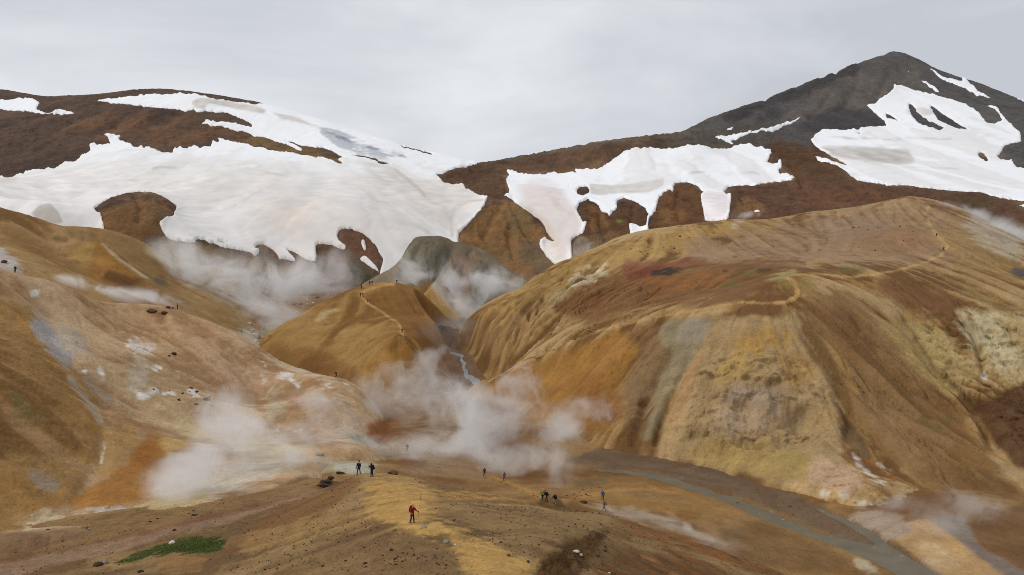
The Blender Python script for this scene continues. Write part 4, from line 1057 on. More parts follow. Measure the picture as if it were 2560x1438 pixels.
pr([(2060, 760), (2160, 800), (2200, 880), (2140, 900), (2080, 840)], (112, 78, 46), .5, 24, 16, .8)
pr(stroke([(1985, 770), (2045, 860), (2095, 950), (2125, 1050)], [8, 18, 24, 20]), (104, 76, 42), .8, 12, 8, .6)
pr(stroke([(2020, 800), (2090, 880), (2150, 990)], [6, 10, 8]), (166, 128, 68), .6, 8, 6, .6)
pr([(2105, 1060), (2125, 1050), (2160, 1090), (2180, 1150), (2140, 1140), (2110, 1100)], (96, 76, 50), .8, 10, 6, .3)
pr(ell(2080, 1035, 30, 12, 5), (178, 140, 84), .6, 12, 10)
pr([(2190, 790), (2260, 800), (2360, 900), (2420, 1000), (2360, 980), (2260, 890)], (162, 138, 84), .75, 18, 10, .6)
pr([(2290, 810), (2360, 830), (2440, 930), (2450, 970), (2370, 930), (2300, 880)], (168, 146, 94), .8, 18, 10, .5)
pr([(2390, 790), (2560, 770), (2750, 800), (2750, 960), (2520, 960), (2460, 930), (2440, 860)], (172, 150, 104), .8, 34, 18, .8, nv=.6)
pr(ell(2450, 835, 60, 44, 40), (186, 174, 140), .65, 40, 22, .7, nv=.7); pr(ell(2510, 890, 40, 40), (192, 178, 142), .6, 22, 14, .4)
pr(ell(2462, 945, 14, 9), (200, 196, 188), .7, 10, 7, .3, nv=.9)
pr([(2200, 700), (2340, 720), (2420, 770), (2330, 790), (2240, 760)], (116, 80, 50), .75, 18, 16, .5, nv=.6)
pr([(2380, 680), (2480, 740), (2560, 780), (2500, 780), (2400, 730)], (146, 122, 72), .6, 18, 12, .6)
pr(stroke([(2250, 790), (2290, 850), (2340, 925), (2400, 975), (2450, 1035)], [6, 8, 10, 10, 16]), (78, 58, 38), .85, 6, 6, .2)
pr(stroke([(2400, 790), (2440, 860), (2458, 930)], 5), (104, 84, 54), .7, 5, 4)
pr(stroke([(2130, 795), (2190, 885), (2250, 965), (2320, 1040)], 5), (98, 72, 42), .7, 5, 5)
pr([(2430, 1000), (2480, 1000), (2560, 960), (2750, 1000), (2750, 1180), (2540, 1170), (2480, 1100)], (88, 60, 38), .9, 12, 10, .4)
pr(ell(2368, 1053, 12, 8, 30), (92, 100, 34), .85, 6, 5); pr(ell(2330, 1060, 40, 12, 30), (102, 92, 46), .5, 12, 8)
pr([(2400, 1100), (2540, 1230), (2560, 1300), (2400, 1280), (2280, 1200)], (126, 94, 54), .7, 20, 14, .6)
pr(ell(2440, 1150, 50, 24, 35), (146, 108, 58), .6, 18, 10, .6)
pr(ell(2550, 682, 28, 11, 10), (84, 82, 80), .9, 6, 4)
pr([(2440, 520), (2560, 590), (2560, 660), (2480, 620), (2400, 560)], (178, 168, 150), .6, 24, 14, .4)
PATHS_R = [([(2285, 492), (2310, 505), (2325, 515), (2308, 532), (2325, 560), (2342, 590), (2372, 612), (2360, 632), (2320, 655), (2240, 678), (2140, 692), (2050, 688), (1975, 688)], [4, 5, 6, 5, 6, 6, 8, 6, 5, 6, 5, 5, 5]),
           ([(1965, 692), (1985, 705), (1995, 725), (1992, 742), (1965, 755), (1920, 758), (1850, 755)], [5, 8, 11, 11, 9, 7, 6]),
           ([(1860, 755), (1780, 768), (1700, 782), (1620, 797), (1540, 815), (1490, 828)], [6, 6, 5, 5, 5, 4])]
mp_ = np.zeros(len(RIGHT.x), np.float32)
for pts_, w_ in PATHS_R:
    s_ = stroke(pts_, w_)
    pr(s_, (180, 142, 88), .9, 4, 3, .1, .4)
    mp_ = np.maximum(mp_, mask_at(s_, 4, RIGHT.u, RIGHT.v))
pr(stroke([(1500, 826), (1400, 868), (1300, 912), (1225, 955)], 5), (182, 144, 92), .75, 4, 2, .1)
RIGHT.col *= 1.02
finish(RIGHT, M_EARTH)
RPATH = drape(RIGHT, 'path', mp_, 0.05, M_EARTH, RIGHT.col, .5, 0.0, 0); tag(RPATH, kind='structure')

# --- the near ridge the walkers come down
fg = [(800, 1228, 114), (600, 1286, 106), (300, 1361, 97), (0, 1433, 89), (-300, 1500, 83), (700, 1290, 98), (500, 1400, 84), (620, 1438, 76), (450, 1386, 88), (420, 1376, 93), (200, 1440, 85), (520, 1355, 95), (330, 1395, 92),
      (800, 1300, 88), (800, 1400, 73), (900, 1240, 95), (1030, 1309, 76), (1000, 1250, 89), (1250, 1440, 61), (1000, 1440, 62), (1250, 1330, 78), (1250, 1272, 92), (1450, 1300, 95),
      (1300, 1380, 69), (1400, 1368, 72), (1480, 1335, 81), (1440, 1402, 73), (1560, 1362, 83), (1600, 1440, 75), (1700, 1402, 83), (1800, 1440, 83), (1400, 1440, 65.5), (1390, 1262, 127), (1320, 1250, 120),
      (300, 1312, 104), (300, 1284, 110), (600, 1252, 115), (100, 1332, 103), (-200, 1405, 94), (100, 1300, 112), (700, 1232, 121), (800, 1196, 126), (-300, 1360, 100),
      (1000, 1700, 44), (1400, 1700, 44), (600, 1700, 47), (200, 1700, 52), (-300, 1700, 56), (1800, 1700, 50), (2200, 1650, 62), (1200, 1560, 51)]
fg_c = [(840, 1208, 111), (896, 1184, 108), (930, 1183, 108), (965, 1183, 107), (1030, 1194, 105), (1090, 1209, 102), (1150, 1225, 100), (1250, 1240, 104), (1330, 1254, 107), (1400, 1267, 108), (1470, 1280, 106), (1540, 1297, 102), (1620, 1322, 101), (1700, 1346, 99),
        (1850, 1396, 94), (1960, 1438, 91), (2200, 1545, 84), (2500, 1680, 75)]
P_ = survey(fg, [(fg_c[:7], 26, 9), (fg_c[7:10], 20, 7), (fg_c[10:], 26, 16)], [(w3(u, 700, Y)[0], Y, -54) for u, Y in ((1000, 158), (1300, 160), (1600, 150), (1900, 135), (700, 160), (500, 160), (200, 150), (2300, 125), (0, 140), (-300, 130))])
FORE = make_hill('near_ridge', P_, -260, 2330, 3.0, 46, 152, 300, 0.22, gully=(0.14, 0.16), nz=(0.16, 7), seed=61, fine=1.2, steps=26)
scarp = mask_at([[(1330, 1430), (1370, 1385), (1420, 1360), (1480, 1325), (1530, 1318), (1500, 1360), (1450, 1410), (1400, 1470)]], 16, FORE.u+FORE.wx*10, FORE.v+FORE.wy*8)
rgf = 1-np.abs(2*fbm(FORE.x/1.6, FORE.y/1.6, 5, 501)-1)
FORE.z += scarp*(rgf-0.85)*1.6
lip = mask_at([stroke([(1062, 1262), (1120, 1252), (1200, 1250), (1300, 1254), (1400, 1262)], 5)], 6, FORE.u+FORE.wx*4, FORE.v+FORE.wy*4)
FORE.z -= lip*0.35
refresh(FORE)
base_colour(FORE, [(106, 82, 52), (132, 106, 68), (150, 122, 80)], 0.6)
def pf(*a, **k): return paint(FORE, *a, **k)
pf([(700, 1260), (840, 1200), (900, 1185), (900, 1215), (800, 1290), (600, 1380), (500, 1400)], (116, 82, 46), .8, 20, 12, .5)
pf([(580, 1350), (800, 1290), (900, 1280), (960, 1310), (800, 1340), (620, 1400)], (150, 118, 70), .7, 20, 14, .6)
pf([(840, 1360), (1000, 1330), (1150, 1360), (1250, 1440), (1200, 1560), (700, 1560), (700, 1420)], (122, 96, 62), .7, 40, 20, .2, nv=.7)
pf([(1120, 1290), (1250, 1262), (1420, 1275), (1530, 1300), (1480, 1335), (1380, 1370), (1250, 1340), (1100, 1310)], (134, 108, 70), .8, 24, 16, .2, nv=.7)
PATH1 = [(940, 1192), (1010, 1200), (1100, 1225), (1060, 1248), (1150, 1242), (1290, 1246), (1400, 1256), (1400, 1266), (1250, 1258), (1120, 1258), (1050, 1275), (1060, 1300), (1160, 1325), (1260, 1375), (1340, 1440), (1340, 1580), (1160, 1580), (1190, 1440), (1130, 1365), (1060, 1330), (960, 1310), (900, 1280), (920, 1230)]
mpath = pf(PATH1, (178, 141, 78), .95, 30, 12, .3, .4)
pf(stroke([(960, 1295), (1060, 1315), (1150, 1338), (1260, 1370)], [10, 18, 22, 20]), (176, 144, 82), .6, 22, 8)
pf(stroke([(1100, 1240), (1250, 1246), (1390, 1256)], [14, 10, 10]), (168, 130, 68), .6, 10, 5)
pf(stroke([(1062, 1262), (1120, 1253), (1200, 1251), (1300, 1256), (1400, 1264)], 4), (110, 76, 38), .75, 5, 4)
pf([(1330, 1450), (1365, 1388), (1420, 1362), (1485, 1325), (1530, 1318), (1520, 1350), (1480, 1400), (1440, 1470)], (80, 56, 28), .9, 12, 14, .5, nv=.7)
pf([(1480, 1320), (1560, 1305), (1640, 1330), (1700, 1370), (1640, 1370), (1540, 1345)], (112, 84, 50), .7, 16, 12, .5)
pf([(1480, 1400), (1580, 1360), (1700, 1400), (1850, 1440), (1800, 1560), (1500, 1560)], (104, 70, 38), .85, 24, 16, .9)
pf(stroke([(1560, 1312), (1640, 1338), (1760, 1375), (1860, 1410), (1960, 1445)], [10, 20, 24, 24, 24]), (128, 84, 42), .8, 14, 10, .8)
pf([(1560, 1340), (1640, 1350), (1700, 1400), (1620, 1400)], (142, 116, 74), .6, 20, 12, .8)
r7 = random.Random(77)
for q_ in range(34):
    x_, y_ = 1400+q_*15+r7.uniform(-12, 12), 1425-q_*3.4+r7.uniform(-22, 22)
    l_ = r7.uniform(60, 190)
    pf(stroke([(x_, y_), (x_+l_*.5, y_+l_*.26), (x_+l_, y_+l_*.6)], [2, r7.uniform(4, 9), 2]), r7.choice(((70, 46, 24), (82, 56, 30), (150, 116, 70), (128, 78, 34))), .7, 5, 6, .6, .6)
pf(stroke([(820, 1222), (700, 1258), (560, 1298), (400, 1340), (200, 1386), (0, 1430), (-200, 1475)], [6, 12, 22, 26, 34, 40, 44]), (140, 112, 88), .9, 8, 6, .3)
pf(stroke([(800, 1215), (650, 1260), (450, 1308), (250, 1350), (0, 1405)], [8, 14, 14, 12, 12]), (122, 82, 58), .7, 8, 8, .3)
pf([(-300, 1330), (300, 1290), (700, 1210), (830, 1185), (800, 1210), (560, 1275), (300, 1335), (0, 1395), (-300, 1450)], (130, 100, 62), .75, 12, 10, .3, nv=.6)
TURF = [(275, 1408), (330, 1388), (410, 1360), (440, 1352), (480, 1345), (560, 1345), (578, 1352), (540, 1380), (500, 1388), (440, 1382), (380, 1392), (320, 1406)]
m_turf = pf(TURF, (60, 78, 28), .85, 10, 12, .3, .9)
pf([(380, 1395), (450, 1382), (520, 1395), (500, 1430), (420, 1450)], (138, 104, 62), .8, 8, 6)
pf(ell(840, 1206, 50, 14, -25), (84, 66, 46), .7, 10, 10, nv=.7)
FORE.col *= np.array((0.98, 0.95, 0.92))
finish(FORE, M_FORE)
FPATH = drape(FORE, 'path', mpath, 0.05, M_FORE, FORE.col, .5, 0.0, 0); tag(FPATH, kind='structure')
HILLS = [FORE, VALLEY, LEFT, CONE, RIGHT, BACK, HUMP, FAR]

# --- the land going on beyond and below the surveyed part
def wide_ground():
    n = 60
    xs = np.linspace(-4200, 4200, n); ys = np.linspace(-2500, 6000, n)
    X, Y = np.meshgrid(xs, ys)
    Z = -62+(fbm(X/600, Y/600, 3, 7)-.5)*10
    c = np.tile(lin((120, 90, 56)), (X.size, 1))
    return mesh_np('ground', np.stack([X.ravel(), Y.ravel(), Z.ravel()], 1), grid_faces(X.shape), M_EARTH, c)
tag(add_obj('ground', wide_ground()), kind='structure')
# ------------------------------------------------------------------ loose stones and boulders
def rock_mesh(name, seed, flat=0.6, sub=2, rough=0.45, mat=None):
    bm = bmesh.new()
    bmesh.ops.create_icosphere(bm, subdivisions=sub, radius=1.0)
    rng = random.Random(seed)
    ax = [(Vector((rng.gauss(0, 1), rng.gauss(0, 1), rng.gauss(0, 1))).normalized(), rng.uniform(.55, .9)) for _ in range(9)]
    for v in bm.verts:
        p = v.co.copy()
        for d, c in ax:                       # chop facets off
            t = p.dot(d)
            if t > c: p -= d*(t-c)*0.9
        p *= 1+rng.uniform(-.06, .06)*rough*2
        p.z *= flat
        v.co = p
    me = bpy.data.meshes.new(name); bm.to_mesh(me); bm.free()
    if mat: me.materials.append(mat)
    return me
MR_DARK = plain_mat('lava_stone', (66, 52, 42), .95, .35, 2.5, .15)
MR_BROWN = plain_mat('brown_stone', (92, 66, 46), .95, .3, 2.5, .15)
MR_GREY = plain_mat('grey_stone', (132, 124, 114), .95, .25, 2.5, .12)
MR_WHITE = plain_mat('sinter_stone', (196, 190, 180), .9, .18, 3, .1)
ROCKS = {k: [rock_mesh('rock_'+k, 10*i+s, f, 2, mat=m) for s, f in ((1, .55), (2, .7), (3, .45), (4, .8))]
         for i, (k, m) in enumerate((('dark', MR_DARK), ('brown', MR_BROWN), ('grey', MR_GREY), ('white', MR_WHITE)))}
rnd = random.Random(5)
NEARHILLS = [FORE, VALLEY, LEFT, CONE, RIGHT, BACK]
def put_rock(u, v, size, kind, label=None, group=None, name='rock', sink=.25, var=None, hills=None, stretch=None, cat='rock'):
    h = hit(u, v, hills or NEARHILLS)
    if h is None: return None
    o = add_obj(name, ROCKS[kind][rnd.randrange(4) if var is None else var])
    s = stretch or (rnd.uniform(.8, 1.25), rnd.uniform(.7, 1.1), rnd.uniform(.75, 1.1))
    o.scale = (size*s[0], size*s[1], size*s[2])
    o.location = h[0]+Vector((0, 0, size*(0.35-sink)))
    o.rotation_euler = (rnd.uniform(-.25, .25), rnd.uniform(-.25, .25), rnd.uniform(0, 6.28))
    return tag(o, label, cat, group)
# boulders one can point at (size is half the width in metres)
for a in [(379, 779, 1.5, 'brown', 'brown boulder on the pale crest, left of the two big ones beside the lone walker'),
          (410, 783, 1.25, 'brown', 'rounded brown boulder just below the crest, nearer to the lone walker'),
          (420, 769, .9, 'brown', 'low brown rock on the skyline of the pale slope, left of the lone walker'),
          (431, 771, .6, 'brown', 'smallest brown rock on the pale crest, right beside the lone walker'),
          (435, 886, .95, 'dark', 'dark round boulder alone in the middle of the pale slope'),
          (423, 890, .4, 'dark', 'small dark rock just left of the round boulder on the pale slope'),
          (517, 1001, 1.05, 'dark', 'long flat dark boulder at the right of the stones below the white patches'),
          (478, 971, .6, 'dark', 'dark rock at the upper end of the stones beside the white patch'),
          (492, 980, .55, 'dark', 'dark rock in the middle of the stones beside the white patch'),
          (490, 1012, .55, 'dark', 'dark rock at the lower end of the stones below the white patches'),
          (447, 1001, .5, 'dark', 'dark rock under the left white patch on the pale slope'),
          (812, 1217, .95, 'dark', 'large dark lava boulder at the lower end of the outcrop on the ridge edge'),
          (820, 1206, .8, 'dark', 'dark lava boulder second from the bottom of the ridge edge outcrop'),
          (828, 1197, .85, 'dark', 'dark lava boulder at the top of the ridge edge outcrop'),
          (806, 1208, .6, 'dark', 'dark lava block leaning at the left side of the ridge edge outcrop'),
          (852, 1184, .7, 'dark', 'low dark rock lying between the lava outcrop and the two walkers'),
          (985, 1187, .75, 'brown', 'rounded brown rock on the ridge crest right of the two walkers'),
          (975, 1185, .45, 'dark', 'small dark rock on the ridge crest right of the two walkers'),
          (1060, 1319, .34, 'grey', 'pale flat stone on the yellow path in front of the red walker'),
          (1115, 1357, .34, 'grey', 'pale grey stone at the left rim of the yellow path'),
          (1138, 1362, .18, 'white', 'small whitish stone right of the grey stone at the path rim'),
          (1441, 1380, .36, 'white', 'white block lying in the dark eroded scarp'),
          (1452, 1388, .2, 'white', 'small white stone just below the white block in the scarp'),
          (1523, 1433, .15, 'white', 'tiny white stone near the lower frame edge right of the scarp'),
          (1458, 1257, .75, 'dark', 'dark pointed rock beside the path loop right of the three walkers'),
          (245, 1414, .55, 'dark', 'dark grey rock at the left tip of the green turf'),
          (262, 1408, .5, 'grey', 'grey rock beside the dark one at the tip of the green turf'),
          (430, 1359, .42, 'white', 'white stone on the stream bed above the green turf'),
          (352, 1431, .34, 'dark', 'dark rock at the lower frame edge left of the turf mound'),
          (436, 1326, .35, 'brown', 'brown stone beside the dry channel above the green turf'),
          (10, 656, 1.1, 'brown', 'dark brown boulder at the left frame edge beside the leftmost walker'),
          (800, 1138, .9, 'grey', 'grey rock at the foot of the pale slope beside the steam'),
          (2133, 569, .8, 'dark', 'dark rock right in the pair on the high plateau'),
          (2148, 568, .6, 'dark', 'smaller dark rock right beside its twin on the high plateau'),
          (1700, 592, .6, 'dark', 'dark rock on the yellow shoulder below the snow gap'),
          ]:
    put_rock(a[0], a[1], a[2], a[3], a[4])
# smaller stones nobody could tell apart
def sprinkle(n, region, sizes, kinds, label, group, hills, cat='stone', dens=None):
    xs = [p[0] for p in region]; ys = [p[1] for p in region]
    P = np.array(region, float); c = 0; tries = 0
    while c < n and tries < n*30:
        tries += 1
        u, v = rnd.uniform(min(xs), max(xs)), rnd.uniform(min(ys), max(ys))
        Q = np.roll(P, -1, 0)
        m_ = (P[:, 1] <= v) != (Q[:, 1] <= v)
        xi = P[m_, 0]+(v-P[m_, 1])/(Q[m_, 1]-P[m_, 1])*(Q[m_, 0]-P[m_, 0])
        if (xi > u).sum() % 2 == 0: continue
        if dens and rnd.random() > dens(u, v): continue
        s = sizes[0]*(sizes[1]/sizes[0])**(rnd.random()**2.2)
        if put_rock(u, v, s, rnd.choice(kinds), label, group, 'stone', hills=hills, cat=cat): c += 1
def onpath(u, v):
    return 0.06 if mask_at(PATH1, 20, np.array([u], float), np.array([v], float))[0] > .4 else 1.0
sprinkle(75, [(560, 1438), (820, 1330), (960, 1300), (1120, 1290), (1300, 1265), (1480, 1290), (1500, 1330), (1360, 1380), (1320, 1438)], (.07, .25), ('dark', 'dark', 'dark', 'brown', 'brown'),
         'small dark stone lying on the gravelly near ridge', 'small stones on the near ridge', [FORE], dens=onpath)
sprinkle(14, [(1340, 1425), (1430, 1370), (1500, 1335), (1560, 1345), (1540, 1400), (1480, 1438)], (.1, .3), ('dark', 'brown', 'brown'), 'small brown stone in the eroded dark scarp', 'stones in the scarp', [FORE])
sprinkle(24, [(0, 1340), (400, 1290), (700, 1225), (800, 1195), (800, 1220), (560, 1280), (300, 1330), (0, 1390)], (.12, .32), ('brown', 'dark', 'grey'), 'small stone on the brown flat left of the near ridge', 'stones on the brown flat', [FORE, LEFT])
sprinkle(26, [(1990, 590), (2140, 545), (2280, 560), (2290, 620), (2150, 640), (2020, 625)], (.25, .7), ('dark', 'brown'), 'dark stone scattered on the high plateau of the big hill', 'stones on the high plateau', [RIGHT])
sprinkle(16, [(1540, 630), (1640, 610), (1800, 580), (1800, 620), (1650, 640)], (.3, .6), ('dark',), 'dark stone on the yellow shoulder of the big hill', 'stones on the yellow shoulder', [RIGHT])
sprinkle(20, [(1600, 1130), (1750, 1160), (2000, 1260), (2200, 1350), (2150, 1350), (1900, 1260), (1700, 1190)], (.15, .45), ('grey', 'brown', 'dark'), 'grey stone on the gravel bank of the river', 'stones on the river bank', [VALLEY])
sprinkle(20, [(700, 760), (880, 715), (905, 722), (800, 760), (720, 790)], (.6, 1.6), ('brown', 'grey', 'white'), 'pale boulder in the rubble behind the ochre cone', 'boulders in the rubble behind the cone', [VALLEY, BACK, FAR])
sprinkle(22, [(620, 800), (690, 800), (680, 840), (640, 860), (600, 830)], (.4, 1.2), ('white', 'grey'), 'whitish boulder in the steaming gully left of the cone', 'boulders in the steaming gully', [VALLEY, BACK, CONE, LEFT])
sprinkle(16, [(360, 960), (420, 950), (520, 985), (560, 1030), (480, 1030), (420, 1000)], (.15, .4), ('dark', 'brown'), 'small dark stone below the white patches of the pale slope', 'stones on the pale slope', [LEFT])
sprinkle(16, [(1640, 1185), (1760, 1212), (1960, 1290), (2150, 1360), (2240, 1395), (2200, 1400), (1940, 1305), (1740, 1225)], (.18, .5), ('grey', 'brown'), 'grey stone standing in the shallow river', 'stones in the river', [VALLEY])
# stones set along the rims of the valley paths
for pts_ in ([(1215, 1196), (1270, 1212), (1330, 1236), (1352, 1247)], [(1420, 1240), (1460, 1226), (1520, 1216)], [(1432, 1252), (1440, 1243), (1462, 1238), (1480, 1243)], [(1440, 1278), (1500, 1283), (1560, 1296)]):
    for k in range(len(pts_)-1):
        for t in np.linspace(0, 1, 4)[:-1]:
            put_rock(pts_[k][0]+(pts_[k+1][0]-pts_[k][0])*t+rnd.uniform(-3, 3), pts_[k][1]+(pts_[k+1][1]-pts_[k][1])*t+rnd.uniform(-1, 1), rnd.uniform(.14, .28), rnd.choice(('dark', 'brown')),
                     'dark stone in the row that edges the valley path', 'stones edging the valley path', 'stone', hills=[VALLEY, FORE], cat='stone')

# gravel: too many to count
def gravel():
    n = 11000
    rng = np.random.default_rng(9)
    cand = rng.integers(0, len(FORE.x), n*3)
    w = (FORE.u[cand] > -60) & (FORE.u[cand] < 2000) & (FORE.v[cand] < 1470) & (FORE.y[cand] < 118) & (mpath[cand] < .35) & (m_turf[cand] < .2)
    w &= rng.random(len(cand)) < sstep(.46, .60, fbm(FORE.x[cand]/3, FORE.y[cand]/3, 3, 88))*0.92+.08
    cand = cand[w][:n]
    c = np.stack([FORE.x[cand]+rng.normal(0, .12, len(cand)), FORE.y[cand]+rng.normal(0, .12, len(cand)), FORE.z[cand]], 1)
    s = 0.025+0.10*rng.random(len(c))**2.8
    oct_ = np.array([(1, 0, 0), (0, 1, 0), (-1, 0, 0), (0, -1, 0), (0, 0, .75), (0, 0, -.6)], float)
    f = np.array([(0, 1, 4), (1, 2, 4), (2, 3, 4), (3, 0, 4), (1, 0, 5), (2, 1, 5), (3, 2, 5), (0, 3, 5)])
    V = oct_[None]*s[:, None, None]*(1+rng.uniform(-.35, .35, (len(c), 6, 3)))
    a = rng.uniform(0, 6.28, len(c)); ca, sa = np.cos(a)[:, None], np.sin(a)[:, None]
    X = V[..., 0]*ca-V[..., 1]*sa; Y = V[..., 0]*sa+V[..., 1]*ca
    V = np.stack([X, Y, V[..., 2]], -1)+c[:, None]+np.array((0, 0, .01))
    Fc = (f[None]+6*np.arange(len(c))[:, None, None]).reshape(-1, 3)
    tone = np.array([lin(q) for q in ((74, 60, 48), (96, 76, 56), (120, 100, 78), (150, 134, 112), (58, 46, 38))])[rng.choice(5, len(c), p=(.34, .26, .12, .04, .24))]
    return mesh_np('gravel', V.reshape(-1, 3), Fc, M_EARTH, np.repeat(tone, 6, 0), smooth=False)
tag(add_obj('gravel', gravel()), 'fine dark gravel strewn over the near ridge', 'gravel', kind='stuff')

# turf: short blades on the green patch
def turf():
    rng = np.random.default_rng(4)
    k = np.nonzero(m_turf > .45)[0]
    k = k[rng.integers(0, len(k), 16000)]
    n = len(k)
    x = FORE.x[k]+rng.normal(0, .09, n); y = FORE.y[k]+rng.normal(0, .15, n); z = FORE.z[k]-.02
    h = rng.uniform(.04, .11, n); a = rng.uniform(0, 6.28, n); w_ = .035
    l = rng.normal(0, .05, (n, 2))
    V = np.zeros((n, 3, 3))
    V[:, 0] = np.stack([x-w_*np.cos(a), y-w_*np.sin(a), z], 1); V[:, 1] = np.stack([x+w_*np.cos(a), y+w_*np.sin(a), z], 1)
    V[:, 2] = np.stack([x+l[:, 0], y+l[:, 1], z+h], 1)
    c = lin((62, 82, 28))*(0.7+0.6*rng.random((n, 1)))*np.array([1, 1, 1])
    c[:, 0] *= 0.8+0.5*rng.random(n)
    return mesh_np('grass', V.reshape(-1, 3), np.arange(n*3).reshape(-1, 3), M_EARTH, np.repeat(c, 3, 0), smooth=False)
tag(add_obj('grass', turf()), 'dark green turf beside the dry channel', 'grass', kind='stuff')

# ------------------------------------------------------------------ timber steps, footbridge, marker post
M_WOOD = plain_mat('weathered_timber', (186, 160, 116), .85, .2, 5)
M_POST = plain_mat('dark_timber', (70, 54, 40), .85, .2, 8)
def box_mesh(name, sx, sy, sz, mat, bev=.02):
    bm = bmesh.new(); bmesh.ops.create_cube(bm, size=1)
    for v in bm.verts: v.co = Vector((v.co.x*sx, v.co.y*sy, v.co.z*sz))
    if bev: bmesh.ops.bevel(bm, geom=bm.edges[:], offset=bev, segments=1, affect='EDGES')
    me = bpy.data.meshes.new(name); bm.to_mesh(me); bm.free(); me.materials.append(mat)
    return me
TREAD = box_mesh('tread', 1.35, .2, .16, M_WOOD)
def staircase(pts, hills, gap, label):
    W = [hit(u, v, hills)[0] for u, v in pts]
    root = add_obj('timber_steps', None); root.location = W[0]
    tag(root, label, 'steps', 'timber steps on the hillsides')
    L_ = [0]
    for a, b in zip(W, W[1:]): L_.append(L_[-1]+(b-a).length)
    n = int(L_[-1]/gap)
    for i in range(n+1):
        d = i*gap
        k = max(j for j in range(len(W)-1) if L_[j] <= d+1e-6)
        p = W[k].lerp(W[k+1], min(1, (d-L_[k])/max(1e-6, L_[k+1]-L_[k])))
        g = drop(p.x, p.y, hills)
        if g is None: continue
        t = add_obj('tread', TREAD, root)
        dr = W[k+1]-W[k]
        t.location = g[0]+Vector((0, 0, .07))-root.location
        t.rotation_euler = (0, 0, math.atan2(dr.y, dr.x)-math.pi/2)
staircase([(1492, 829), (1440, 851), (1390, 873), (1340, 895), (1290, 917), (1245, 941), (1222, 955)], [RIGHT], .62, 'long flight of timber steps down the flank of the big hill')
staircase([(1012, 854), (1035, 872), (1058, 890), (1080, 910), (1105, 932), (1140, 958)], [CONE, VALLEY], .62, 'timber steps down the right side of the ochre cone')
staircase([(845, 946), (860, 953), (875, 961), (892, 970)], [LEFT], .5, 'short timber steps at the end of the pale spur below the dark walker')
h = hit(1119, 984, [VALLEY, CONE])
br = add_obj('footbridge', None); br.location = h[0]+Vector((0, 0, .25)); br.rotation_euler = (0, 0, R(-12))
tag(br, 'small pale plank footbridge at the foot of the ochre cone', 'footbridge')
pl = box_mesh('plank', 1.5, .24, .06, M_WOOD, .01); bmh = box_mesh('beam', .12, 1.6, .14, M_WOOD, .01)
for i in range(6): add_obj('plank', pl, br).location = (0, -.65+i*.26, .1)
for s in (-.6, .6): add_obj('beam', bmh, br).location = (s, 0, 0)
h = hit(1052, 1251, [FORE])
me = box_mesh('trail_post', .055, .055, .8, M_POST, .01)
po = add_obj('trail_post', me); po.location = h[0]+Vector((0, 0, .30)); po.rotation_euler = (R(2), R(6), 0)
tag(po, 'thin dark marker post beside the yellow path', 'post')
capm = box_mesh('cap', .075, .075, .05, M_POST, .012)
add_obj('cap', capm, po).location = (0, 0, .42)
# ------------------------------------------------------------------ walkers
def skin(name, chains, mat, sub=1, root=0):
    """one continuous surface grown over a skeleton: chains of (point, radius)"""
    pts, rad, edges, idx = [], [], [], {}
    for ch in chains:
        prev = None
        for p, r in ch:
            k = tuple(round(c, 4) for c in p)
            if k not in idx:
                idx[k] = len(pts); pts.append(p); rad.append(r)
            if prev is not None and prev != idx[k]: edges.append((prev, idx[k]))
            prev = idx[k]
    me = bpy.data.meshes.new(name); me.from_pydata(pts, edges, [])
    o = bpy.data.objects.new(name, me); COL.objects.link(o)
    md = o.modifiers.new('skin', 'SKIN'); md.use_smooth_shade = True; md.branch_smoothing = 0.3
    for i, r in enumerate(rad):
        sv = me.skin_vertices[0].data[i]
        sv.radius = r if isinstance(r, tuple) else (r, r)
        sv.use_root = (i == root)
    ss = o.modifiers.new('sub', 'SUBSURF'); ss.levels = sub; ss.render_levels = sub
    dg = bpy.context.evaluated_depsgraph_get(); dg.update()
    out = bpy.data.meshes.new_from_object(o.evaluated_get(dg))
    out.name = name; out.materials.clear()
    if mat: out.materials.append(mat)
    bpy.data.objects.remove(o, do_unlink=True); bpy.data.meshes.remove(me)
    return out

POSES = {  # elbows, wrists, knees, ankles as (left, right); the figure looks along +Y
    'stand': dict(lean=.02, el=((-.27, -.03, 1.16), (.27, -.03, 1.16)), wr=((-.27, .06, .93), (.27, .06, .93)), kn=((-.11, .02, .50), (.11, .02, .50)), an=((-.13, -.02, .09), (.13, -.02, .09))),
    'walk': dict(lean=.06, el=((-.27, -.10, 1.17), (.27, .06, 1.17)), wr=((-.26, -.06, .95), (.25, .24, 1.00)), kn=((-.10, .16, .52), (.10, -.02, .50)), an=((-.10, .22, .10), (.10, -.30, .14))),
    'stride': dict(lean=.10, el=((-.27, .08, 1.16), (.27, -.12, 1.17)), wr=((-.25, .26, 1.01), (.26, -.10, .95)), kn=((-.10, -.03, .50), (.10, .17, .52)), an=((-.10, -.28, .13), (.10, .24, .10))),
    'poles': dict(lean=.07, el=((-.30, .06, 1.15), (.30, .06, 1.15)), wr=((-.34, .30, 1.08), (.34, .30, 1.08)), kn=((-.09, .10, .51), (.09, .00, .50)), an=((-.10, .12, .09), (.10, -.18, .10))),
    'photo': dict(lean=.05, el=((-.26, .16, 1.22), (.26, .16, 1.22)), wr=((-.10, .30, 1.50), (.10, .30, 1.50)), kn=((-.10, .02, .50), (.10, .02, .50)), an=((-.13, .02, .09), (.13, -.06, .09))),
    'bend': dict(lean=.20, el=((-.27, .12, 1.10), (.27, .12, 1.10)), wr=((-.20, .32, .96), (.20, .32, .96)), kn=((-.10, .12, .51), (.10, .02, .50)), an=((-.12, .08, .09), (.12, -.14, .10))),
}
def lerp3(a, b, t): return tuple(a[i]+(b[i]-a[i])*t for i in range(3))
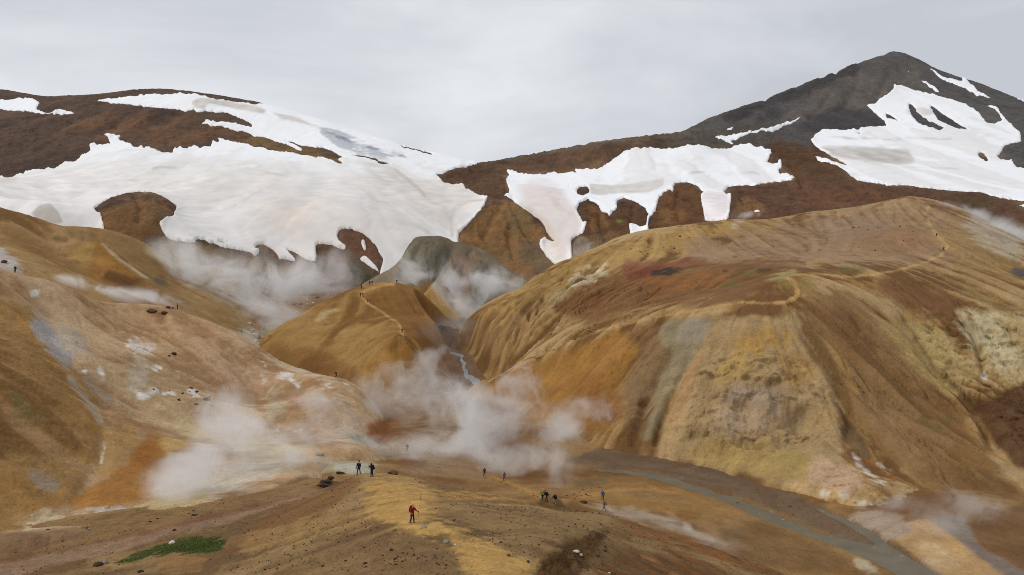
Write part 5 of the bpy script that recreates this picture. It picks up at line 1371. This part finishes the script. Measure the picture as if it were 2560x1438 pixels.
M_SKIN = plain_mat('skin', (178, 132, 104), .6, .06, 20)
M_BOOT = plain_mat('boot_leather', (38, 32, 28), .7, .2, 20)
M_STRAP = plain_mat('strap_webbing', (30, 30, 32), .8, .1, 30)
PARTS = {}
def build_pose(key):
    P = POSES[key]; ln = P['lean']
    hip = (0, 0, .95); wst = (0, ln*.4, 1.10); chest = (0, ln, 1.32); nk = (0, ln+.02, 1.48); hd = (0, ln+.05, 1.60); top = (0, ln+.04, 1.72)
    sh = [(-.19, ln, 1.41), (.19, ln, 1.41)]
    wr_s = [(x, y+ln*.6, z) for x, y, z in P['wr']]; el_s = [(x, y+ln*.8, z) for x, y, z in P['el']]
    body = [[(hip, .10), (wst, .10), (chest, .11), (nk, .055), (hd, (.085, .10)), (top, (.06, .075))],
            [(hd, (.085, .10)), ((0, ln+.165, 1.60), .016)],                                   # nose
            [(hd, (.085, .10)), ((-.105, ln+.04, 1.60), .018)], [(hd, (.085, .10)), ((.105, ln+.04, 1.60), .018)]]
    for s in (0, 1):
        sg = -1 if s == 0 else 1
        w = wr_s[s]; e = el_s[s]
        d = Vector(w)-Vector(e); d.normalize()
        palm = tuple(Vector(w)+d*.08)
        body.append([(chest, .11), (sh[s], .055), (e, .042), (w, .030), (palm, (.036, .018))])
        side = Vector((1, 0, 0)) if abs(d.x) < .8 else Vector((0, 1, 0))
        fwd = d.cross(side).normalized()
        for q, ln_ in ((-.030, .070), (-.010, .082), (.010, .078), (.030, .060)):
            a = Vector(palm)+side*q+d*.02; b = a+d*ln_*.55+fwd*.012; c = b+d*ln_*.35+fwd*.030
            body.append([(palm, (.036, .018)), (tuple(a), .009), (tuple(b), .009), (tuple(c), .007)])
        t0 = Vector(w)+d*.03-side*.035*sg; t1 = t0+d*.035-side*.02*sg+fwd*.015
        body.append([(w, .030), (tuple(t0), .011), (tuple(t1), .009)])
        h_ = (sg*.09, 0, .90)
        body.append([(hip, .10), (h_, .08), (P['kn'][s], .055), (P['an'][s], .036)])
    jacket = [[((0, .0, .86), (.17, .13)), (hip, (.175, .135)), (wst, (.17, .13)), (chest, (.19, .145)), ((0, ln+.01, 1.46), (.10, .085))]]
    for s in (0, 1):
        e, w = el_s[s], wr_s[s]
        jacket.append([(chest, (.19, .145)), (sh[s], .088), (e, .064), (lerp3(e, w, .95), .046)])
    trousers = [[((0, 0, .98), (.145, .115)), ((0, 0, .90), (.15, .12))]]
    for s in (0, 1):
        sg = -1 if s == 0 else 1
        trousers.append([((0, 0, .90), (.15, .12)), ((sg*.10, 0, .80), .098), (P['kn'][s], .072), (lerp3(P['kn'][s], P['an'][s], .92), .060)])
    PARTS[key] = dict(body=skin('body', body, M_SKIN, 1), jacket=skin('jacket', jacket, None, 1), trousers=skin('trousers', trousers, None, 1),
        boots=[skin('boot', [[((a[0], a[1]-.03, a[2]+.05), .058), ((a[0], a[1]-.02, a[2]-.035), .055), ((a[0], a[1]+.10, a[2]-.045), (.048, .042)), ((a[0], a[1]+.19, a[2]-.05), (.038, .032))]], M_BOOT, 1) for a in P['an']],
        hood=skin('hood', [[((0, ln-.02, 1.46), .10), ((0, ln-.005, 1.56), (.118, .118)), ((0, ln+.01, 1.66), (.112, .112)), ((0, ln+.03, 1.735), (.07, .075))]], None, 1),
        hat=skin('hat', [[((0, ln+.045, 1.655), (.105, .115)), ((0, ln+.04, 1.71), (.095, .10)), ((0, ln+.035, 1.755), (.05, .055))], [((0, ln+.045, 1.655), (.105, .115)), ((0, ln+.16, 1.665), (.05, .014))]], None, 1),
        hair=skin('hair', [[((0, ln-.01, 1.56), (.095, .08)), ((0, ln+.0, 1.64), (.105, .10)), ((0, ln+.03, 1.715), (.085, .09)), ((0, ln+.04, 1.75), (.045, .05))]], None, 1),
        back=(ln, wr_s))
for k in POSES: build_pose(k)

PACK_BODY = skin('backpack', [[((0, -.02, -.26), (.14, .10)), ((0, -.03, -.08), (.165, .125)), ((0, -.02, .14), (.155, .115)), ((0, 0, .27), (.12, .09))]], None, 1)
PACK_LID = skin('lid', [[((-.10, -.01, .31), (.06, .09)), ((.10, -.01, .31), (.06, .09))]], None, 1)
PACK_POCKET = skin('pocket', [[((0, -.15, -.20), (.10, .05)), ((0, -.16, -.02), (.09, .045))]], None, 1)
PACK_STRAP = skin('strap', [[((0, .06, .26), .02), ((0, .17, .22), .02), ((0, .27, .10), .018), ((0, .26, -.06), .016), ((0, .10, -.20), .014)]], M_STRAP, 0)
BAG = skin('shoulder_bag', [[((0, 0, -.12), (.06, .15)), ((0, 0, .10), (.055, .14))]], None, 1)
BAG_STRAP = skin('strap', [[((0, -.13, .10), .014), ((.10, -.06, .45), .014), ((.22, .0, .62), .014), ((.10, .06, .45), .014), ((0, .13, .10), .014)]], M_STRAP, 0)
POLE = skin('trekking_pole', [[((0, 0, 0), .008), ((0, 0, .55), .010), ((0, 0, 1.08), .011)]], plain_mat('pole_alloy', (70, 70, 74), .4, .05, 20), 0)
POLE_GRIP = skin('grip', [[((0, 0, 1.02), .02), ((0, 0, 1.16), .022)]], M_STRAP, 0)
POLE_BASKET = skin('basket', [[((0, 0, .06), .035), ((0, 0, .075), .035)]], M_STRAP, 0)

def cloth(rgb): return plain_mat('cloth_%02x%02x%02x' % rgb, rgb, .85, .12, 9, .01)
def with_mat(me, mat):
    m2 = me.copy(); m2.materials.clear(); m2.materials.append(mat); return m2
PEOPLE = []
def walker(u, v, hills, pose, face, jac, tro, head, label, pack=None, gear=None, scale=1.04, who=''):
    h = hit(u, v, hills)
    g = drop(h[0].x, h[0].y+.15, hills) or h
    root = add_obj('person', None); root.location = g[0]-Vector((0, 0, .03)); root.rotation_euler = (0, 0, R(face)); root.scale = (scale*1.08, scale*1.08, scale)
    tag(root, label, 'person', 'walkers in the valley')
    P = PARTS[pose]
    add_obj('body', P['body'], root)
    jk = add_obj('jacket', with_mat(P['jacket'], cloth(jac)), root)
    add_obj('trousers', with_mat(P['trousers'], cloth(tro)), root)
    for b in P['boots']: add_obj('boot', b, root)
    kind, hc = head
    add_obj(kind, with_mat(P[kind], cloth(hc)), jk if kind == 'hood' else root)
    M = Matrix.Translation(root.location) @ Matrix.Rotation(R(face), 4, 'Z') @ Matrix.Diagonal((scale*1.08, scale*1.08, scale, 1))
    if pack:
        ln = P['back'][0]
        o = add_obj('backpack', with_mat(PACK_BODY, cloth(pack)))
        o.matrix_world = M @ Matrix.Translation((0, ln*.8-.26, 1.20)) @ Matrix.Rotation(-ln, 4, 'X')
        tag(o, 'backpack worn by the '+who, 'backpack', 'backpacks of the walkers')
        dk = tuple(max(0, int(c*.7)) for c in pack)
        add_obj('lid', with_mat(PACK_LID, cloth(dk)), o); add_obj('pocket', with_mat(PACK_POCKET, cloth(dk)), o)
        for s in (-.10, .10): add_obj('strap', PACK_STRAP, o).location = (s, 0, 0)
    if gear == 'bag':
        o = add_obj('shoulder_bag', with_mat(BAG, cloth((24, 22, 22)))); o.matrix_world = M @ Matrix.Translation((-.30, 0, .88))
        tag(o, 'black shoulder bag at the hip of the '+who, 'bag'); add_obj('strap', BAG_STRAP, o)
    if gear == 'poles':
        for k, w in enumerate(P['back'][1]):
            o = add_obj('trekking_pole', POLE)
            tilt = (-1 if k == 0 else 1)*.10
            o.matrix_world = M @ Matrix.Translation((w[0]*1.06+tilt*.9, w[1]+.06, .02)) @ Matrix.Rotation(-tilt, 4, 'Y')
            tag(o, 'thin trekking pole in the %s hand of the red hooded walker' % ('left' if k == 0 else 'right'), 'trekking pole')
            add_obj('grip', POLE_GRIP, o); add_obj('basket', POLE_BASKET, o)
    PEOPLE.append(root)
    return root
BLK, NVY = (28, 26, 27), (30, 34, 58)
V_ = [VALLEY, FORE]
walker(1030, 1309, [FORE], 'poles', -135, (126, 22, 28), (36, 28, 28), ('hood', (158, 36, 36)), 'walker in a red hooded jacket and dark trousers with two poles', (34, 26, 32), 'poles', who='red hooded walker')
walker(896, 1184, [FORE], 'stride', -12, BLK, (26, 25, 26), ('hat', (22, 21, 22)), 'walker in black with a bag, left of the pair on the ridge crest', None, 'bag', who='black clad walker on the ridge crest')
walker(929, 1193, [FORE], 'photo', 60, NVY, (28, 28, 34), ('hood', (32, 38, 70)), 'walker in navy raising both hands to the face on the ridge crest', (24, 26, 40), who='navy walker on the ridge crest')
walker(1211, 1192, V_, 'stand', 15, (44, 42, 56), (34, 32, 36), ('hair', (38, 30, 26)), 'dark clad walker at the bend of the valley path, left of two')
walker(1261, 1203, V_, 'walk', 20, (96, 92, 96), (74, 70, 72), ('hood', (90, 86, 90)), 'grey clad walker in thin steam on the valley path')
walker(1356, 1253, V_, 'walk', -30, (112, 124, 36), (34, 30, 28), ('hat', (206, 150, 140)), 'walker in a yellow-green jacket and pale cap, left of three')
walker(1367, 1257, V_, 'bend', 70, (34, 34, 36), (82, 58, 40), ('hair', (40, 32, 28)), 'stooping walker in a dark jacket and brown trousers, middle of three', (28, 28, 34), who='stooping walker in brown trousers')
walker(1388, 1265, V_, 'stride', 40, (30, 26, 28), (128, 118, 108), ('hair', (112, 86, 66)), 'walker in a black jacket and pale grey trousers, right of three', (34, 24, 26), who='walker in pale grey trousers')
walker(1507, 1251, V_, 'stand', 0, (52, 72, 132), (92, 62, 52), ('hair', (44, 36, 34)), 'walker in a light blue jacket standing beside the white mud patch')
walker(1511, 1279, V_, 'walk', 75, (48, 58, 110), (26, 26, 30), ('hair', (60, 48, 42)), 'walker in a blue jacket and black trousers at the edge of the steaming hollow', (150, 36, 52), who='blue walker at the steaming hollow')
walker(1018, 1131, V_, 'stand', 0, (98, 92, 92), (80, 74, 74), ('hood', (94, 90, 92)), 'shadowy grey walker standing inside the dense steam')
walker(840, 944, [LEFT], 'walk', -80, (40, 36, 36), (34, 30, 30), ('hat', (216, 212, 206)), 'dark walker with a white cap at the head of the short steps', BLK, who='walker with the white cap')
walker(443, 773, [LEFT], 'stand', 90, (46, 42, 66), (40, 34, 46), ('hair', (44, 34, 40)), 'lone dark walker on the pale crest beside the brown boulders')
walker(37, 682, [LEFT], 'stand', 60, (26, 24, 24), (22, 20, 20), ('hair', (24, 20, 20)), 'lone black clad walker on the far left skyline of the slope')
walker(901, 743, [CONE], 'walk', 180, (36, 28, 26), (30, 26, 26), ('hair', (30, 24, 22)), 'dark walker on the cone path, left of the upper pair')
walker(907, 743, [CONE], 'stride', 180, (42, 34, 34), (34, 28, 28), ('hair', (34, 26, 24)), 'dark walker on the cone path, right of the upper pair')
walker(918, 757, [CONE], 'walk', 190, (176, 58, 30), (60, 40, 36), ('hood', (170, 60, 34)), 'orange-red clad walker on the cone path, left of two')
walker(924, 758, [CONE], 'stride', 170, (196, 66, 30), (64, 44, 40), ('hood', (190, 70, 36)), 'orange clad walker on the cone path, right of two')
walker(1005, 834, [CONE], 'walk', 0, (48, 52, 112), (44, 42, 60), ('hair', (40, 32, 30)), 'blue clad walker at the top of the cone steps')
walker(992, 709, [CONE], 'stand', 0, (28, 26, 28), (26, 24, 26), ('hair', (26, 22, 22)), 'lone walker standing on the very top of the cone')
walker(924, 713, [CONE], 'stand', 20, (34, 32, 38), (30, 28, 32), ('hair', (30, 26, 26)), 'dark walker on the cone crest, left of the two before the dark slope')
walker(930, 712, [CONE], 'walk', -20, (38, 38, 48), (32, 30, 36), ('hat', (190, 186, 184)), 'dark walker with a pale cap on the cone crest before the dark slope')
walker(903, 722, [CONE], 'stand', 0, (40, 36, 36), (34, 30, 30), ('hair', (32, 28, 28)), 'dark walker on the left shoulder of the cone crest')
walker(1055, 884, [CONE], 'walk', 180, (140, 62, 58), (74, 54, 52), ('hair', (60, 46, 42)), 'dull red walker on the upper cone steps in thin steam')
walker(1065, 894, [CONE], 'stride', 180, (150, 48, 52), (70, 50, 50), ('hair', (60, 44, 40)), 'red clad walker on the cone steps, lower of two')
walker(1150, 957, [VALLEY, CONE], 'walk', 150, (60, 56, 60), (50, 46, 48), ('hair', (50, 42, 40)), 'dark walker at the foot of the cone steps beside the stream')
walker(2342, 593, [RIGHT], 'walk', 0, (34, 30, 28), (30, 26, 26), ('hair', (30, 26, 24)), 'dark walker on the high plateau path, upper of two')
walker(2360, 628, [RIGHT], 'walk', 0, (44, 38, 36), (36, 32, 30), ('hair', (34, 28, 26)), 'dark walker on the high plateau path, lower of two')
# ------------------------------------------------------------------ steam: real scattering air over the vents
def steam(label, blobs, dens, scale=.10, bias=-.12, rough=.70, contrast=2.9, warp=20.0):
    """blobs: (u, v, distance, half width px, half height px, half depth m, tilt deg)"""
    E = []
    for u, v, Y, ru, rv, ry, rot in blobs:
        E.append((Vector(w3(u, v, Y)), (ru/F*Y, ry, rv/F*Y), R(rot)))
    bm = bmesh.new()
    for c, r_, a in E:
        for vtx in bmesh.ops.create_icosphere(bm, subdivisions=2, radius=1.12)['verts']:
            p = Vector((vtx.co.x*r_[0], vtx.co.y*r_[1], vtx.co.z*r_[2]))
            p.rotate(Matrix.Rotation(a, 3, 'Y'))
            vtx.co = p+c
    res = bmesh.ops.convex_hull(bm, input=bm.verts[:])
    bmesh.ops.delete(bm, geom=list({g for g in res['geom_interior']+res['geom_unused'] if isinstance(g, bmesh.types.BMVert)}), context='VERTS')
    me = bpy.data.meshes.new('steam_plume'); bm.to_mesh(me); bm.free()
    m = bpy.data.materials.new('steam'); m.use_nodes = True
    t = m.node_tree
    for n in list(t.nodes): t.nodes.remove(n)
    out = node(t, 'ShaderNodeOutputMaterial'); pv_ = node(t, 'ShaderNodeVolumePrincipled')
    pv_.inputs['Color'].default_value = (.985, .985, .985, 1); pv_.inputs['Anisotropy'].default_value = 0.1
    tcn = node(t, 'ShaderNodeTexCoord'); P0 = tcn.outputs['Object']
    wz = node(t, 'ShaderNodeTexNoise'); wz.inputs['Scale'].default_value = scale*.75; wz.inputs['Detail'].default_value = 3
    t.links.new(P0, wz.inputs['Vector'])
    sb = node(t, 'ShaderNodeVectorMath', operation='SUBTRACT'); sb.inputs[1].default_value = (.5, .5, .5); t.links.new(wz.outputs['Color'], sb.inputs[0])
    sm = node(t, 'ShaderNodeVectorMath', operation='SCALE'); sm.inputs['Scale'].default_value = warp; t.links.new(sb.outputs[0], sm.inputs[0])
    ad = node(t, 'ShaderNodeVectorMath', operation='ADD'); t.links.new(P0, ad.inputs[0]); t.links.new(sm.outputs[0], ad.inputs[1])
    P = ad.outputs[0]
    def math_(op, a, b, c=None):
        n = node(t, 'ShaderNodeMath', operation=op)
        for i, x in enumerate((a, b, c)):
            if x is None: continue
            if isinstance(x, (int, float)): n.inputs[i].default_value = x
            else: t.links.new(x, n.inputs[i])
        return n.outputs[0]
    fall = None
    for c, r_, a in E:
        mp_n = node(t, 'ShaderNodeMapping', vector_type='TEXTURE')
        mp_n.inputs['Location'].default_value = c; mp_n.inputs['Rotation'].default_value = (0, a, 0); mp_n.inputs['Scale'].default_value = r_
        t.links.new(P, mp_n.inputs['Vector'])
        ln_ = node(t, 'ShaderNodeVectorMath', operation='LENGTH'); t.links.new(mp_n.outputs['Vector'], ln_.inputs[0])
        f_ = math_('SUBTRACT', 1.0, ln_.outputs['Value'])
        fall = f_ if fall is None else math_('SMOOTH_MAX', fall, f_, .15)
    nz = node(t, 'ShaderNodeTexNoise'); nz.inputs['Scale'].default_value = scale; nz.inputs['Detail'].default_value = 5; nz.inputs['Roughness'].default_value = rough
    nz.inputs['Distortion'].default_value = .9
    t.links.new(P, nz.inputs['Vector'])
    s1 = math_('MULTIPLY_ADD', nz.outputs['Fac'], contrast*1.6, -contrast*.8+bias)
    s2 = math_('ADD', math_('MULTIPLY', fall, 1.0), s1)
    mr = node(t, 'ShaderNodeMapRange', interpolation_type='SMOOTHSTEP'); mr.inputs['From Min'].default_value = 0.0; mr.inputs['From Max'].default_value = 1.15
    t.links.new(s2, mr.inputs['Value'])
    edge = node(t, 'ShaderNodeMapRange', interpolation_type='SMOOTHSTEP'); edge.inputs['From Min'].default_value = 0.0; edge.inputs['From Max'].default_value = .6
    t.links.new(fall, edge.inputs['Value'])
    d_ = math_('MULTIPLY', math_('MULTIPLY', mr.outputs['Result'], edge.outputs['Result']), dens)
    t.links.new(d_, pv_.inputs['Density']); t.links.new(pv_.outputs['Volume'], out.inputs['Volume'])
    m.cycles.volume_step_rate = 1.5
    me.materials.append(m)
    o = add_obj('steam_plume', me)
    tag(o, label, 'steam', 'steam rising from the vents', 'stuff')
    return o
steam('broad white steam fan at the foot of the pale left slope', [(470, 1200, 122, 130, 80, 7, -10), (590, 1140, 138, 150, 110, 9, -20), (700, 1160, 142, 150, 70, 8, 10), (560, 1050, 150, 120, 90, 8, 15), (780, 1080, 165, 150, 80, 8, -10)], .17, bias=.05)
steam('thick steam column rising in front of the big hill', [(1120, 1020, 200, 210, 75, 10, 15), (1220, 1060, 188, 170, 110, 10, 0), (1300, 975, 200, 110, 80, 8, -30), (1170, 1120, 178, 190, 80, 9, 0), (1030, 1125, 176, 140, 50, 7, 0)], .14, bias=.0)
steam('steam cloud drifting right towards the grey gully of the big hill', [(1360, 1110, 172, 140, 90, 9, -20), (1450, 1050, 182, 150, 90, 8, -25), (1390, 1180, 158, 90, 70, 6, 30), (1280, 1150, 168, 170, 60, 8, 0)], .13, bias=-.05)
steam('thin steam spreading over the foot of the ochre cone', [(1010, 960, 222, 200, 60, 8, 0), (1050, 935, 240, 100, 60, 8, -30), (920, 1010, 205, 170, 80, 8, 10), (830, 1030, 190, 160, 60, 7, 20)], .09, bias=0)
steam('large steam bank filling the gully left of the cone', [(520, 680, 338, 170, 80, 16, 15), (650, 700, 330, 190, 100, 18, 15), (770, 690, 345, 140, 80, 18, -10), (660, 790, 300, 130, 80, 12, 20), (440, 640, 352, 110, 50, 12, 20)], .12, .055, bias=.1, warp=28)
steam('pale steam band behind the crest of the pale left slope', [(260, 735, 252, 140, 34, 6, 6), (370, 748, 266, 140, 36, 6, 8), (180, 715, 246, 80, 28, 5, 10)], .22, .09, bias=.18, warp=6)
steam('wispy steam between the cone and the grey hump', [(1020, 680, 372, 80, 60, 12, -20), (1130, 700, 362, 80, 70, 12, 30), (1190, 775, 345, 90, 44, 10, 20), (1240, 720, 372, 120, 80, 14, 0)], .11, .075, bias=.0, warp=20)
steam('thin steam hanging over the right side of the cone', [(1090, 850, 278, 110, 80, 10, -20), (1170, 810, 296, 80, 50, 10, 0)], .02, .06, bias=.1)
steam('flat steam streak over the right shoulder of the big hill', [(2440, 545, 432, 160, 30, 10, 14), (2540, 590, 410, 140, 40, 10, 20), (2310, 528, 440, 90, 22, 8, 4)], .16, .06, bias=.1, warp=10)
steam('low steam in the hollow beside the blue walker', [(1570, 1285, 122, 100, 26, 4, 14), (1690, 1320, 115, 130, 30, 4, 16), (1800, 1365, 108, 130, 30, 4, 20)], .11, .16, warp=5)
steam('grey steam drifting at the lower right bank', [(2430, 1275, 136, 150, 70, 6, 10), (2350, 1310, 130, 90, 60, 5, 20), (2250, 1270, 138, 100, 40, 4, 0)], .10, .14, warp=6)
steam('small steam wisp behind the yellow shoulder of the big hill', [(1480, 625, 404, 70, 34, 8, -20), (1860, 542, 442, 70, 18, 8, 0)], .12, .08, warp=10)
print('OBJECTS', len(bpy.data.objects), 'TRIS', sum(sum(len(p.vertices)-2 for p in o.data.polygons) if len(o.data.polygons) < 2000 else (len(o.data.loops)-2*len(o.data.polygons)) for o in bpy.data.objects if o.type == 'MESH'))
